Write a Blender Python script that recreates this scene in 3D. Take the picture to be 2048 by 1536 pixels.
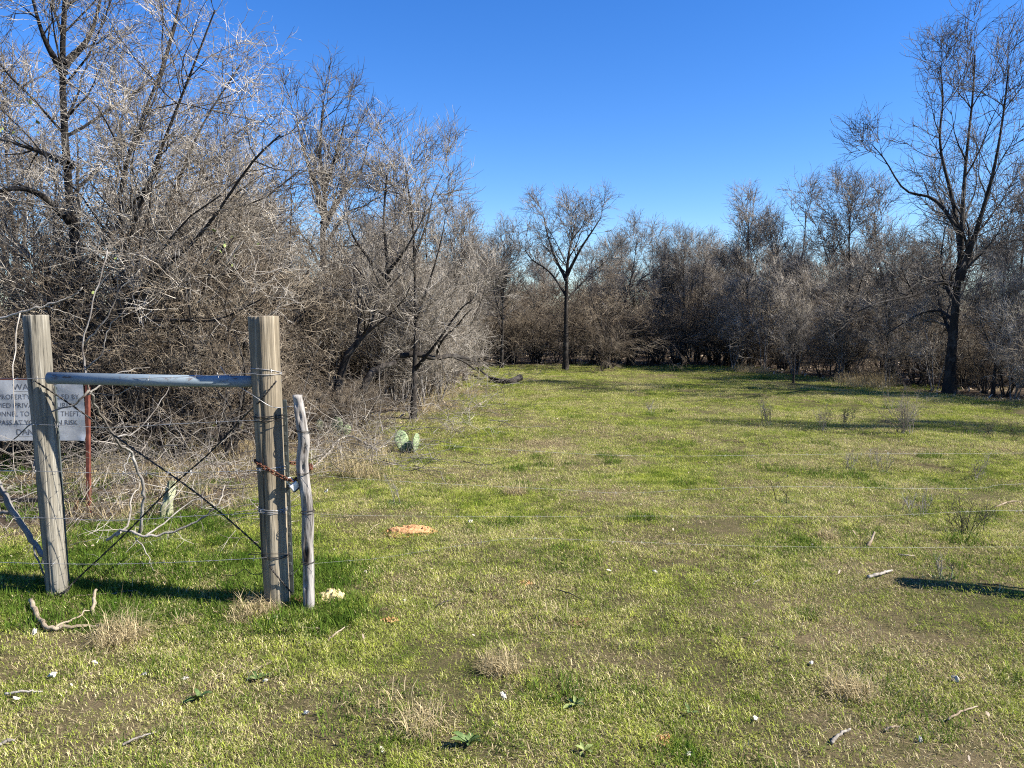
import bpy, math, random
import numpy as np
from mathutils import Vector, Matrix, noise as mnoise

# ------------------------------------------------------------------ clearing
for o in list(bpy.data.objects):
    bpy.data.objects.remove(o)
scene = bpy.context.scene
COL = scene.collection
rad = math.radians

# ------------------------------------------------------------------ camera
CAM_H, PITCH, FPX = 1.55, rad(5.3), 1538.0
cam_data = bpy.data.cameras.new('camera')
cam_data.sensor_width = 36.0
cam_data.lens = 36.0 * FPX / 2048.0
cam_data.clip_start = 0.05
cam_data.clip_end = 3000
cam = bpy.data.objects.new('camera', cam_data)
cam.location = (0, 0, CAM_H)
cam.rotation_euler = (math.pi / 2 - PITCH, 0, 0)
COL.objects.link(cam)
scene.camera = cam

# ------------------------------------------------------------------ sky and sun
SUN_EL, SUN_AZ = rad(40), rad(101)          # azimuth from +Y towards +X
to_sun = Vector((math.sin(SUN_AZ) * math.cos(SUN_EL), math.cos(SUN_AZ) * math.cos(SUN_EL), math.sin(SUN_EL)))
world = bpy.data.worlds.new('World')
scene.world = world
world.use_nodes = True
wn = world.node_tree
wn.nodes.clear()
sky = wn.nodes.new('ShaderNodeTexSky')
sky.sky_type = 'NISHITA'
sky.sun_disc = False
sky.sun_elevation = SUN_EL
sky.sun_rotation = SUN_AZ
sky.altitude = 200
sky.air_density = 1.0
sky.dust_density = 0.0
sky.ozone_density = 6.0
bg = wn.nodes.new('ShaderNodeBackground')
bg.inputs['Strength'].default_value = 0.078
wo = wn.nodes.new('ShaderNodeOutputWorld')
hs = wn.nodes.new('ShaderNodeHueSaturation')
hs.inputs['Saturation'].default_value = 1.24
hs.inputs['Hue'].default_value = 0.512
wn.links.new(sky.outputs[0], hs.inputs['Color'])
wn.links.new(hs.outputs[0], bg.inputs[0])
wn.links.new(bg.outputs[0], wo.inputs[0])
sun_data = bpy.data.lights.new('sun', 'SUN')
sun_data.energy = 5.0
sun_data.angle = rad(0.5)
sun_data.color = (1.0, 0.94, 0.84)
sun = bpy.data.objects.new('sun', sun_data)
sun.rotation_euler = (-to_sun).to_track_quat('-Z', 'Y').to_euler()
sun.location = (20, -5, 20)
COL.objects.link(sun)
scene.cycles.use_denoising = False
scene.cycles.filter_width = 1.1
scene.view_settings.view_transform = 'Standard'
scene.view_settings.look = 'None'
scene.view_settings.gamma = 1
scene.view_settings.exposure = 1.42

# ------------------------------------------------------------------ helpers
RS = np.random.RandomState(7)
CP, SP = math.cos(PITCH), math.sin(PITCH)

def ray(px, py):
    u, v = (px - 1024) / FPX, (768 - py) / FPX
    return Vector((u, CP + v * SP, -SP + v * CP))

def gh(x, y):
    """gentle unevenness of the pasture"""
    return (0.018 * np.sin(x * 1.3 + 0.7 * np.sin(y * .9)) + 0.015 * np.sin(y * 1.1 + x * .5 + 1.7)
            + 0.008 * np.sin(x * 3.7 + y * 2.9) + 0.006 * np.sin(y * 4.3 - x * 2.1))

def G(px, py):
    r = ray(px, py)
    t = -CAM_H / r.z
    p = Vector((0, 0, CAM_H)) + r * t
    p.z = float(gh(p.x, p.y))
    return p

def R(px, py, y):
    r = ray(px, py)
    return Vector((0, 0, CAM_H)) + r * (y / r.y)

def tag(o, label=None, cat=None, group=None, kind=None):
    if label: o['label'] = label
    if cat: o['category'] = cat
    if group: o['group'] = group
    if kind: o['kind'] = kind
    return o

def link(o, parent=None):
    COL.objects.link(o)
    if parent is not None: o.parent = parent
    return o

def empty(name, loc=(0, 0, 0)):
    o = bpy.data.objects.new(name, None)
    o.empty_display_size = 0.1
    o.location = loc
    return link(o)

def np_mesh(name, V, quads=None, tris=None, smooth=True):
    V = np.ascontiguousarray(V, dtype=np.float32).reshape(-1, 3)
    me = bpy.data.meshes.new(name)
    me.vertices.add(len(V))
    me.vertices.foreach_set('co', V.ravel())
    idx, starts, n = [], [], 0
    if quads is not None and len(quads):
        q = np.asarray(quads, dtype=np.int32).reshape(-1, 4)
        idx.append(q.ravel()); starts.append(np.arange(len(q), dtype=np.int32) * 4); n = q.size
    if tris is not None and len(tris):
        t = np.asarray(tris, dtype=np.int32).reshape(-1, 3)
        idx.append(t.ravel()); starts.append(n + np.arange(len(t), dtype=np.int32) * 3)
    idx = np.concatenate(idx); starts = np.concatenate(starts)
    me.loops.add(len(idx))
    me.loops.foreach_set('vertex_index', idx)
    me.polygons.add(len(starts))
    me.polygons.foreach_set('loop_start', starts)
    me.update(calc_edges=True)
    me.polygons.foreach_set('use_smooth', np.full(len(starts), smooth))
    return me

def mobj(name, me, mat, parent=None, loc=None):
    o = bpy.data.objects.new(name, me)
    if mat is not None and not me.materials:
        me.materials.append(mat)
    if loc is not None: o.location = loc
    return link(o, parent)

class MB:
    """collects numpy pieces into one mesh"""
    def __init__(s): s.V, s.Q, s.T, s.n = [], [], [], 0
    def add(s, V, Q=None, T=None):
        V = np.asarray(V, dtype=np.float64).reshape(-1, 3)
        if Q is not None and len(Q): s.Q.append(np.asarray(Q).reshape(-1, 4) + s.n)
        if T is not None and len(T): s.T.append(np.asarray(T).reshape(-1, 3) + s.n)
        s.V.append(V); s.n += len(V)
        return s
    def mesh(s, name, smooth=True):
        return np_mesh(name, np.concatenate(s.V), np.concatenate(s.Q) if s.Q else None,
                       np.concatenate(s.T) if s.T else None, smooth)
    def obj(s, name, mat, parent=None, loc=None, smooth=True):
        return mobj(name, s.mesh(name, smooth), mat, parent, loc)

def norm(a): return a / np.maximum(np.linalg.norm(a, axis=-1, keepdims=True), 1e-9)

def tubes(mb, P, Rr, S=4, cap=False):
    """P (N,K,3), Rr (N,K): N tapered tubes"""
    P = np.asarray(P, float); Rr = np.asarray(Rr, float)
    N, K, _ = P.shape
    if N == 0: return
    T = np.empty_like(P)
    T[:, 1:-1] = P[:, 2:] - P[:, :-2] if K > 2 else T[:, 1:-1]
    T[:, 0] = P[:, 1] - P[:, 0]; T[:, -1] = P[:, -1] - P[:, -2]
    T = norm(T)
    mean = norm(P[:, -1] - P[:, 0])
    ref = np.where(np.abs(mean[:, 2:3]) < .8, np.array([[0, 0, 1.]]), np.array([[1., 0, 0]]))[:, None, :]
    A = norm(np.cross(T, np.broadcast_to(ref, T.shape)))
    B = np.cross(T, A)
    an = np.arange(S) * 2 * math.pi / S
    V = P[:, :, None, :] + Rr[:, :, None, None] * (np.cos(an)[None, None, :, None] * A[:, :, None, :] + np.sin(an)[None, None, :, None] * B[:, :, None, :])
    base = np.arange(N)[:, None, None] * K * S + np.arange(K - 1)[None, :, None] * S
    s = np.arange(S)[None, None, :]; s2 = (s + 1) % S
    Q = np.stack([base + s, base + s2, base + S + s2, base + S + s], -1).reshape(-1, 4)
    Tr = None
    if cap:
        e = []
        for i in range(N):
            for b0, rev in ((i * K * S, True), (i * K * S + (K - 1) * S, False)):
                for k in range(1, S - 1):
                    f = (b0, b0 + k, b0 + k + 1)
                    e.append(f[::-1] if rev else f)
        Tr = e
    mb.add(V, Q, Tr)

def resample(pts, K):
    """smooth a polyline through pts with K points (Catmull-Rom)"""
    P = np.array([tuple(p) for p in pts], float)
    if len(P) == 2:
        return P[0] + (P[1] - P[0]) * np.linspace(0, 1, K)[:, None]
    E = np.vstack([2 * P[0] - P[1], P, 2 * P[-1] - P[-2]])
    t = np.linspace(0, len(P) - 1 - 1e-6, K)
    i = t.astype(int); f = (t - i)[:, None]
    a, b, c, d = E[i], E[i + 1], E[i + 2], E[i + 3]
    return .5 * (2 * b + (c - a) * f + (2 * a - 5 * b + 4 * c - d) * f ** 2 + (3 * b - 3 * c + d - a) * f ** 3)

def tube1(mb, pts, r0, r1=None, K=None, S=6, cap=True, jitter=0, rs=RS):
    K = K or max(2, (len(pts) - 1) * 4 + 1)
    P = resample(pts, K)
    if jitter: P[1:-1] += rs.normal(0, jitter, P[1:-1].shape)
    r1 = r0 if r1 is None else r1
    tubes(mb, P[None], np.linspace(r0, r1, K)[None], S, cap)

# ------------------------------------------------------------------ materials
def mat(name):
    m = bpy.data.materials.new(name); m.use_nodes = True
    nt = m.node_tree; nt.nodes.clear()
    out = nt.nodes.new('ShaderNodeOutputMaterial')
    return m, nt, out

def N(nt, typ, **kw):
    n = nt.nodes.new(typ)
    for k, v in kw.items():
        if k in n.inputs: n.inputs[k].default_value = v
        else: setattr(n, k, v)
    return n

def ramp(nt, stops, fac):
    n = nt.nodes.new('ShaderNodeValToRGB')
    e = n.color_ramp.elements
    while len(e) < len(stops): e.new(0.5)
    for el, (p, c) in zip(e, stops):
        el.position = p; el.color = (*c, 1) if len(c) == 3 else c
    nt.links.new(fac, n.inputs[0])
    return n.outputs[0]

def mixc(nt, fac, a, b, blend='MIX'):
    n = nt.nodes.new('ShaderNodeMix'); n.data_type = 'RGBA'; n.blend_type = blend
    for sock, v in ((n.inputs[0], fac), (n.inputs[6], a), (n.inputs[7], b)):
        if hasattr(v, 'is_output'): nt.links.new(v, sock)
        elif isinstance(v, (int, float)): sock.default_value = v
        else: sock.default_value = (*v, 1)
    return n.outputs[2]

def mth(nt, op, a, b=0.0, clamp=False):
    n = nt.nodes.new('ShaderNodeMath'); n.operation = op; n.use_clamp = clamp
    for s, v in ((n.inputs[0], a), (n.inputs[1], b)):
        if hasattr(v, 'is_output'): nt.links.new(v, s)
        else: s.default_value = v
    return n.outputs[0]

def pos(nt): return nt.nodes.new('ShaderNodeNewGeometry').outputs['Position']
def objco(nt): return nt.nodes.new('ShaderNodeTexCoord').outputs['Object']

def noise(nt, vec, scale, detail=3, rough=.55, stretch=None):
    if stretch:
        mp = nt.nodes.new('ShaderNodeMapping'); mp.inputs['Scale'].default_value = stretch
        nt.links.new(vec, mp.inputs[0]); vec = mp.outputs[0]
    n = N(nt, 'ShaderNodeTexNoise', Scale=scale, Detail=detail, Roughness=rough)
    nt.links.new(vec, n.inputs['Vector'])
    return n.outputs['Fac']

def principled(nt, out, col, rough=.85, metal=0., spec=.3, bump=None, bump_d=.01, bump_s=.6):
    b = N(nt, 'ShaderNodeBsdfPrincipled', Roughness=rough, Metallic=metal)
    b.inputs['Specular IOR Level'].default_value = spec
    if hasattr(col, 'is_output'): nt.links.new(col, b.inputs['Base Color'])
    else: b.inputs['Base Color'].default_value = (*col, 1)
    if bump is not None:
        bn = N(nt, 'ShaderNodeBump', Strength=bump_s, Distance=bump_d)
        nt.links.new(bump, bn.inputs['Height']); nt.links.new(bn.outputs[0], b.inputs['Normal'])
    nt.links.new(b.outputs[0], out.inputs[0])
    return b

def bark_mat(name, dark, mid, pale, scale=9, lo=.42, hi=.68):
    m, nt, out = mat(name)
    p = objco(nt)
    n1 = noise(nt, p, scale, 4, .6)
    n2 = noise(nt, p, scale * 4, 3, .6, (1, 1, .25))
    c = ramp(nt, [(.3, dark), (.5, mid), (.75, mid)], n2)
    f = ramp(nt, [(lo, (0, 0, 0)), (hi, (1, 1, 1))], n1)
    oi = nt.nodes.new('ShaderNodeObjectInfo')
    c = mixc(nt, f, c, pale)
    v = mth(nt, 'MULTIPLY_ADD', oi.outputs['Random'], .35)
    v.node.inputs[2].default_value = .82
    hsv = nt.nodes.new('ShaderNodeHueSaturation')
    nt.links.new(v, hsv.inputs['Value']); nt.links.new(c, hsv.inputs['Color'])
    principled(nt, out, hsv.outputs[0], .9, spec=.15, bump=n2, bump_d=.012)
    return m

M = {}
M['bark_dark'] = bark_mat('dark bark', (.012, .010, .009), (.034, .029, .025), (.13, .12, .108), 5, .52, .78)
M['bark_grey'] = bark_mat('grey bark', (.05, .042, .036), (.12, .105, .09), (.30, .285, .26), 7)
M['twig_tan'] = bark_mat('tan twigs', (.05, .042, .033), (.18, .156, .125), (.46, .42, .36), 3, .47, .61)
M['twig_grey'] = bark_mat('grey twigs', (.05, .042, .034), (.145, .126, .105), (.38, .345, .30), 2.5, .47, .63)
M['twig_brown'] = bark_mat('brown twigs', (.045, .034, .024), (.13, .102, .073), (.34, .288, .215), 2, .48, .64)
M['twig_dark'] = bark_mat('dark twigs', (.03, .026, .022), (.08, .07, .06), (.24, .22, .195), 2.5, .5, .68)
M['straw'] = bark_mat('dead straw', (.2, .16, .105), (.36, .3, .205), (.5, .44, .33), 2)
M['old_wood'] = bark_mat('old tan wood', (.10, .075, .05), (.2, .155, .105), (.33, .275, .2), 8)
M['driftwood'] = bark_mat('bleached wood', (.13, .11, .09), (.25, .225, .19), (.42, .385, .335), 8)

def post_mat(name, a, b, stain, crack=.5):
    m, nt, out = mat(name)
    p = objco(nt)
    g = noise(nt, p, 46, 5, .7, (1, 1, .03))
    g2 = noise(nt, p, 7, 4, .6, (1, 1, .16))
    big = noise(nt, p, 3.5, 3, .55)
    c = ramp(nt, [(.36, tuple(x * .16 for x in a)), (.43, tuple(x * .8 for x in a)), (.52, a), (.66, b)], g)
    c = mixc(nt, ramp(nt, [(.45, (0, 0, 0)), (.7, (.4, .4, .4))], g2), c, stain)
    c = mixc(nt, ramp(nt, [(.45, (0, 0, 0)), (.72, (.4, .4, .4))], big), c, tuple(x * .55 for x in a))
    principled(nt, out, c, .88, spec=.2, bump=g, bump_d=.012, bump_s=.9)
    return m
M['post_tan'] = post_mat('weathered tan pine', (.20, .165, .115), (.37, .315, .23), (.24, .225, .18))
M['post_grey'] = post_mat('weathered grey pine', (.21, .19, .15), (.37, .345, .285), (.17, .17, .15))

def stay_mat():
    m, nt, out = mat('silvered cedar')
    p = objco(nt)
    g = noise(nt, p, 34, 5, .65, (1, 1, .09))
    k = noise(nt, p, 13, 2, .5, (1, 1, .35))
    c = ramp(nt, [(.36, (.022, .018, .015)), (.48, (.19, .175, .16)), (.7, (.43, .41, .38))], g)
    c = mixc(nt, ramp(nt, [(.3, (1, 1, 1)), (.37, (0, 0, 0))], k), c, (.02, .016, .013))
    principled(nt, out, c, .85, spec=.2, bump=g, bump_d=.01, bump_s=.9)
    return m
M['stay'] = stay_mat()

def simple(name, c1, c2, scale=20, rough=.6, metal=0., spec=.4, lo=.4, hi=.62, bump_d=.003, stretch=None):
    m, nt, out = mat(name)
    n = noise(nt, objco(nt), scale, 4, .6, stretch)
    principled(nt, out, ramp(nt, [(lo, c1), (hi, c2)], n), rough, metal, spec, n, bump_d)
    return m
def pipe_mat():
    m, nt, out = mat('blue grey painted pipe')
    p = objco(nt)
    n = noise(nt, p, 6, 4, .6, (.5, 1, 1)); r_ = noise(nt, p, 22, 5, .7, (.4, 1, 1))
    c = ramp(nt, [(.35, (.145, .19, .225)), (.65, (.24, .29, .325))], n)
    c = mixc(nt, ramp(nt, [(.6, (0, 0, 0)), (.68, (1, 1, 1))], r_), c, (.09, .055, .04))
    principled(nt, out, c, .6, 0, .35, r_, .002)
    return m
M['pipe'] = pipe_mat()
M['steel'] = simple('dark steel', (.05, .06, .06), (.09, .105, .10), 12, .6, .2)
M['wire'] = simple('galvanised wire', (.22, .21, .2), (.46, .46, .46), 40, .45, .5)
M['wire_pale'] = simple('pale dull wire', (.24, .24, .19), (.45, .44, .38), 40, .6, 0)
M['wire_dark'] = simple('dark wire', (.02, .018, .016), (.055, .048, .042), 40, .6, .3)
M['rust'] = simple('rust', (.055, .022, .013), (.15, .06, .032), 30, .8, .1, .25)
M['rust_red'] = simple('rusted red angle iron', (.10, .03, .02), (.19, .062, .04), 14, .7, .1, .3)
M['lock'] = simple('silver padlock', (.55, .55, .55), (.8, .8, .79), 60, .4, .35, .5)
M['rubber'] = simple('black rubber', (.012, .012, .013), (.02, .02, .02), 30, .7)
M['cactus'] = simple('pale cactus skin', (.12, .175, .075), (.30, .36, .2), 42, .65, 0, .3, .42, .6, .004)
M['spine'] = simple('cactus spine', (.5, .46, .36), (.65, .6, .5), 10, .6)
M['limestone'] = simple('white limestone', (.36, .33, .27), (.64, .6, .52), 34, .9, 0, .2, .35, .6, .008)
M['dirt_orange'] = simple('orange dirt', (.30, .15, .065), (.58, .33, .16), 55, .95, 0, .1, .38, .62, .02)
M['dirt_yellow'] = simple('yellow sand', (.42, .33, .15), (.66, .55, .3), 70, .95, 0, .1, .38, .62, .015)
M['dirt_red'] = simple('red dirt', (.11, .06, .034), (.23, .135, .08), 45, .95, 0, .1, .38, .62, .02)
M['leaf'] = simple('green weed leaf', (.05, .09, .022), (.13, .185, .055), 30, .6, 0, .3)
M['leaf_yellow'] = simple('yellow green leaf', (.14, .18, .05), (.27, .31, .10), 30, .6, 0, .3)
M['dead_leaf'] = simple('dead leaf', (.17, .12, .075), (.5, .42, .32), 6, .8, 0, .2)
M['lichen'] = simple('lichen stump', (.17, .17, .1), (.4, .41, .26), 16, .9, 0, .2, .38, .62, .015)

def sign_mat():
    m, nt, out = mat('faded sign sheet')
    p = objco(nt)
    n = noise(nt, p, 5, 4, .6)
    s = noise(nt, p, 30, 5, .65, (1, 1, .4))
    c = ramp(nt, [(.35, (.34, .34, .34)), (.65, (.55, .55, .54))], n)
    c = mixc(nt, ramp(nt, [(.6, (0, 0, 0)), (.72, (1, 1, 1))], s), c, (.26, .235, .21))
    principled(nt, out, c, .5, .25, .4, n, .006)
    return m
M['sign'] = sign_mat()
M['ink'] = simple('faded black lettering', (.06, .06, .065), (.16, .16, .165), 55, .7)

# grass
def grass_mat(name, g1, g2, s1, s2, bias=0., clump=True):
    m, nt, out = mat(name)
    at = nt.nodes.new('ShaderNodeAttribute'); at.attribute_name = 'tint'
    p = pos(nt)
    n1 = noise(nt, p, .9, 4, .6)
    n2 = noise(nt, p, 5.5, 3, .6)
    n3 = noise(nt, p, .35, 2, .5)
    green = mixc(nt, ramp(nt, [(.35, (0, 0, 0)), (.65, (1, 1, 1))], n2), g1, g2)
    rnd = nt.nodes.new('ShaderNodeTexWhiteNoise'); rnd.noise_dimensions = '1D'
    nt.links.new(mth(nt, 'MULTIPLY', at.outputs['Fac'], 971.3), rnd.inputs['W'])
    dry = mixc(nt, rnd.outputs['Value'], s1, s2)
    f = mth(nt, 'ADD', mth(nt, 'MULTIPLY', at.outputs['Fac'], .8), mth(nt, 'MULTIPLY', n1, 1.35))
    f = mth(nt, 'ADD', f, mth(nt, 'MULTIPLY', n2, .55))
    f = mth(nt, 'ADD', f, mth(nt, 'MULTIPLY', n3, .5))
    f = ramp(nt, [(.0, (0, 0, 0)), (1., (1, 1, 1))], mth(nt, 'MULTIPLY_ADD', mth(nt, 'SUBTRACT', f, 1.70 - bias), 2.6))
    c = mixc(nt, f, green, dry)
    hv = nt.nodes.new('ShaderNodeHueSaturation')
    vv = mth(nt, 'MULTIPLY_ADD', rnd.outputs['Value'], .95); vv.node.inputs[2].default_value = .5
    nt.links.new(vv, hv.inputs['Value']); nt.links.new(c, hv.inputs['Color']); c = hv.outputs[0]
    d = N(nt, 'ShaderNodeBsdfDiffuse'); t = N(nt, 'ShaderNodeBsdfTranslucent')
    nt.links.new(c, d.inputs[0]); nt.links.new(c, t.inputs[0])
    mx = N(nt, 'ShaderNodeMixShader'); mx.inputs[0].default_value = .33
    nt.links.new(d.outputs[0], mx.inputs[1]); nt.links.new(t.outputs[0], mx.inputs[2])
    nt.links.new(mx.outputs[0], out.inputs[0])
    return m
M['grass'] = grass_mat('short winter grass', (.135, .195, .026), (.385, .43, .072), (.36, .30, .135), (.66, .57, .34), -.09)
M['grass_lush'] = grass_mat('lush green grass', (.06, .115, .016), (.14, .2, .035), (.2, .22, .06), (.36, .32, .17), -.45)
M['grass_dead'] = grass_mat('dead bunch grass', (.26, .21, .10), (.34, .28, .13), (.26, .205, .105), (.55, .455, .27), .5)

def ground_mat():
    m, nt, out = mat('pasture soil')
    p = pos(nt)
    at = nt.nodes.new('ShaderNodeAttribute'); at.attribute_name = 'litter'
    n1 = noise(nt, p, .9, 4, .6); n2 = noise(nt, p, 9, 4, .65); n3 = noise(nt, p, 110, 4, .75)
    field = ramp(nt, [(.36, (.06, .062, .02)), (.52, (.115, .095, .045)), (.68, (.18, .135, .08))], mth(nt, 'ADD', mth(nt, 'MULTIPLY', n1, .55), mth(nt, 'MULTIPLY', n2, .45)))
    lit = ramp(nt, [(.3, (.03, .022, .016)), (.55, (.085, .062, .044)), (.75, (.17, .13, .095))], n2)
    c = mixc(nt, at.outputs['Fac'], field, lit)
    c = mixc(nt, ramp(nt, [(.42, (.0, .0, .0)), (.6, (.85, .85, .85))], n3), c, mixc(nt, .5, c, (.03, .022, .014)))
    principled(nt, out, c, .95, spec=.1, bump=n3, bump_d=.02)
    return m
M['ground'] = ground_mat()

# ------------------------------------------------------------------ the setting: ground
LB = np.array([(2, -9), (4.6, -9), (5.0, -2.9), (6.2, -1.95), (7, -1.75), (8.7, -1.4), (10.6, -1.2), (13.6, -.85), (16.4, -.75), (21, -.9), (23, -.5), (90, 0)])
RB = np.array([(2, 14), (8, 11), (12, 9.0), (14.4, 8.3), (17, 7.5), (19.9, 6.3), (21.7, 5.7), (23, 3), (90, 0)])
def litter_f(x, y):
    l = np.interp(y, LB[:, 0], LB[:, 1]); r = np.interp(y, RB[:, 0], RB[:, 1])
    wob = .35 * np.sin(y * 1.7 + x) + .25 * np.sin(y * 3.9 - x * 2.2) + .2 * np.sin(x * 5.1 + y * 4.3)
    d = np.maximum(np.maximum(l - x, x - r), y - 22.3) + wob
    return np.clip(d / .9 + .2, 0, 1)

xs = np.concatenate([[-900, -400, -200, -100, -60, -40], np.arange(-26, 26.01, .16), [40, 60, 100, 200, 400, 900]])
ys = np.concatenate([[-900, -300, -100, -30, -8], np.arange(-2, 27, .16), np.arange(27, 50, 1.), [60, 80, 120, 200, 400, 900]])
X, Y = np.meshgrid(xs, ys)
rough = np.array([mnoise.noise((float(a) * 2.2, float(b) * 2.2, 0)) for a, b in zip(X.ravel(), Y.ravel())]).reshape(X.shape)
Z = gh(X, Y) + .012 * rough * (np.abs(X) < 30)
nx, ny = len(xs), len(ys)
ii = (np.arange(ny - 1)[:, None] * nx + np.arange(nx - 1)[None]).ravel()
gme = np_mesh('ground', np.stack([X, Y, Z], -1), np.stack([ii, ii + 1, ii + nx + 1, ii + nx], -1))
la = gme.attributes.new('litter', 'FLOAT', 'POINT')
la.data.foreach_set('value', litter_f(X, Y).ravel().astype(np.float32))
ground = mobj('ground', gme, M['ground'])
tag(ground, 'uneven pasture ground under the short grass and thickets', 'ground', kind='structure')

# ------------------------------------------------------------------ grass (stuff, geometry-node instances of blade patches)
def blades(rs, n, rad_, len_, wid, lean, flat=.0, clump=0):
    """n blades around the origin -> verts, quads, tris, tint"""
    a = rs.uniform(0, 2 * math.pi, n); r = rad_ * np.sqrt(rs.uniform(0, 1, n))
    if clump:
        cx = rs.uniform(-rad_, rad_, (clump, 2)); k = rs.randint(0, clump, n)
        bx = cx[k, 0] + rs.normal(0, rad_ * .07, n); by = cx[k, 1] + rs.normal(0, rad_ * .07, n)
    else:
        bx, by = r * np.cos(a), r * np.sin(a)
    L = rs.uniform(len_[0], len_[1], n) * rs.uniform(.6, 1.1, n)
    th = rs.uniform(0, 2 * math.pi, n)
    ln = np.clip(rs.normal(lean, .35, n), .05, 1.45)
    d = np.stack([np.cos(th), np.sin(th), np.zeros(n)], -1)
    side = np.stack([-np.sin(th + rs.normal(0, .6, n)), np.cos(th), np.zeros(n)], -1); side = norm(side)
    W = rs.uniform(wid[0], wid[1], n)[:, None]
    b = np.stack([bx, by, np.full(n, -.004)], -1)
    up = np.array([0, 0, 1.])
    mid = b + (L * .55)[:, None] * (np.cos(ln * .6)[:, None] * up + np.sin(ln * .6)[:, None] * d)
    tip = mid + (L * .5)[:, None] * (np.cos(np.minimum(ln * 1.5, 1.75))[:, None] * up + np.sin(np.minimum(ln * 1.5, 1.75))[:, None] * d)
    tip[:, 2] = np.maximum(tip[:, 2], .003)
    V = np.stack([b - side * W * .5, b + side * W * .5, mid + side * W * .42, mid - side * W * .42, tip], 1)
    i = np.arange(n)[:, None] * 5
    Q = i + np.array([[0, 1, 2, 3]]); T = i + np.array([[3, 2, 4]])
    return V.reshape(-1, 3), Q, T, np.repeat(rs.uniform(0, 1, n), 5)

def patch_coll(name, mats, specs, seed):
    c = bpy.data.collections.new(name)          # never linked to the scene: only read by the nodes
    rs = np.random.RandomState(seed)
    for i, sp in enumerate(specs):
        V, Q, T, t = blades(rs, *sp)
        me = np_mesh('blades', V, Q, T, smooth=False)
        at = me.attributes.new('tint', 'FLOAT', 'POINT'); at.data.foreach_set('value', t.astype(np.float32))
        me.materials.append(mats)
        c.objects.link(bpy.data.objects.new('blades', me))
    return c

def scatter(name, P, scale, coll, label, cat):
    me = bpy.data.meshes.new(name)
    me.vertices.add(len(P)); me.vertices.foreach_set('co', np.asarray(P, np.float32).ravel())
    a = me.attributes.new('size', 'FLOAT', 'POINT'); a.data.foreach_set('value', np.asarray(scale, np.float32))
    o = link(bpy.data.objects.new(name, me))
    ng = bpy.data.node_groups.new(name, 'GeometryNodeTree')
    ng.interface.new_socket('Geometry', in_out='INPUT', socket_type='NodeSocketGeometry')
    ng.interface.new_socket('Geometry', in_out='OUTPUT', socket_type='NodeSocketGeometry')
    gi, go = ng.nodes.new('NodeGroupInput'), ng.nodes.new('NodeGroupOutput')
    ci = ng.nodes.new('GeometryNodeCollectionInfo')
    ci.inputs['Collection'].default_value = coll
    ci.inputs['Separate Children'].default_value = True
    ci.inputs['Reset Children'].default_value = True
    ip = ng.nodes.new('GeometryNodeInstanceOnPoints')
    ip.inputs['Pick Instance'].default_value = True
    rv = ng.nodes.new('FunctionNodeRandomValue'); rv.data_type = 'INT'
    rv.inputs['Min'].default_value = 0; rv.inputs['Max'].default_value = 99
    rr = ng.nodes.new('FunctionNodeRandomValue'); rr.data_type = 'FLOAT_VECTOR'
    rr.inputs['Min'].default_value = (-.05, -.05, 0); rr.inputs['Max'].default_value = (.05, .05, 6.283)
    na = ng.nodes.new('GeometryNodeInputNamedAttribute'); na.data_type = 'FLOAT'; na.inputs['Name'].default_value = 'size'
    L = ng.links.new
    L(gi.outputs[0], ip.inputs['Points']); L(ci.outputs[0], ip.inputs['Instance'])
    L([s for s in rv.outputs if s.enabled and s.type == 'INT'][0], ip.inputs['Instance Index'])
    L(rr.outputs[0], ip.inputs['Rotation'])
    L([s for s in na.outputs if s.enabled][0], ip.inputs['Scale'])
    L(ip.outputs[0], go.inputs[0])
    md = o.modifiers.new('scatter', 'NODES'); md.node_group = ng
    return tag(o, label, cat, kind='stuff')

def field_points(rs, dens, y0, y1, litter=(0, .6), margin=1.2):
    ymid = np.linspace(y0, y1, 60)
    W = (.72 * y1 + margin)
    n = int(2 * W * (y1 - y0) * dens)
    x = rs.uniform(-W, W, n); y = rs.uniform(y0, y1, n)
    lf = litter_f(x, y)
    k = (np.abs(x) < .70 * y + margin) & (lf >= litter[0]) & (lf <= litter[1])
    x, y = x[k], y[k]
    return np.stack([x, y, gh(x, y)], -1)

rs = np.random.RandomState(21)
near_c = patch_coll('grass_blades', M['grass'], [(1700, .4, (.010, .034), (.0014, .0034), 1.05, 0, 70)] * 3 + [(2200, .4, (.010, .03), (.0014, .0032), 1.1, 0, 260)] * 6 + [(1500, .4, (.014, .045), (.0014, .003), 1.1, 0, 30)] * 3, 3)
P1 = field_points(rs, 21, 1.5, 8.5)
P2 = field_points(rs, 11, 8.5, 15)
P3 = field_points(rs, 6, 15, 25)
P = np.vstack([P1, P2, P3])
S = np.concatenate([rs.uniform(.75, 1.15, len(P1)), rs.uniform(.9, 1.35, len(P2)), rs.uniform(1.1, 1.6, len(P3))])
scatter('grass', P, S, near_c, 'short patchy green and straw coloured winter grass across the open pasture', 'grass')
lush_c = patch_coll('lush_blades', M['grass_lush'], [(190, .11, (.035, .085), (.002, .0045), .7)] * 3 + [(420, .22, (.025, .065), (.002, .0045), .8)] * 3, 5)
P = np.vstack([field_points(rs, 3.2, 1.5, 9), field_points(rs, .8, 9, 20)])
k = np.array([mnoise.noise((p[0] * .9, p[1] * .9, 3)) for p in P]) > -.05
P = P[k]
extra = np.array([tuple(G(rs.uniform(-80, 720), rs.uniform(1120, 1250))) for _ in range(190)] + [tuple(G(rs.uniform(150, 560), rs.uniform(1040, 1130))) for _ in range(60)]
                 + [tuple(G(rs.uniform(-60, 520), rs.uniform(850, 1040))) for _ in range(70)])
P = np.vstack([P, extra])
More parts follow.
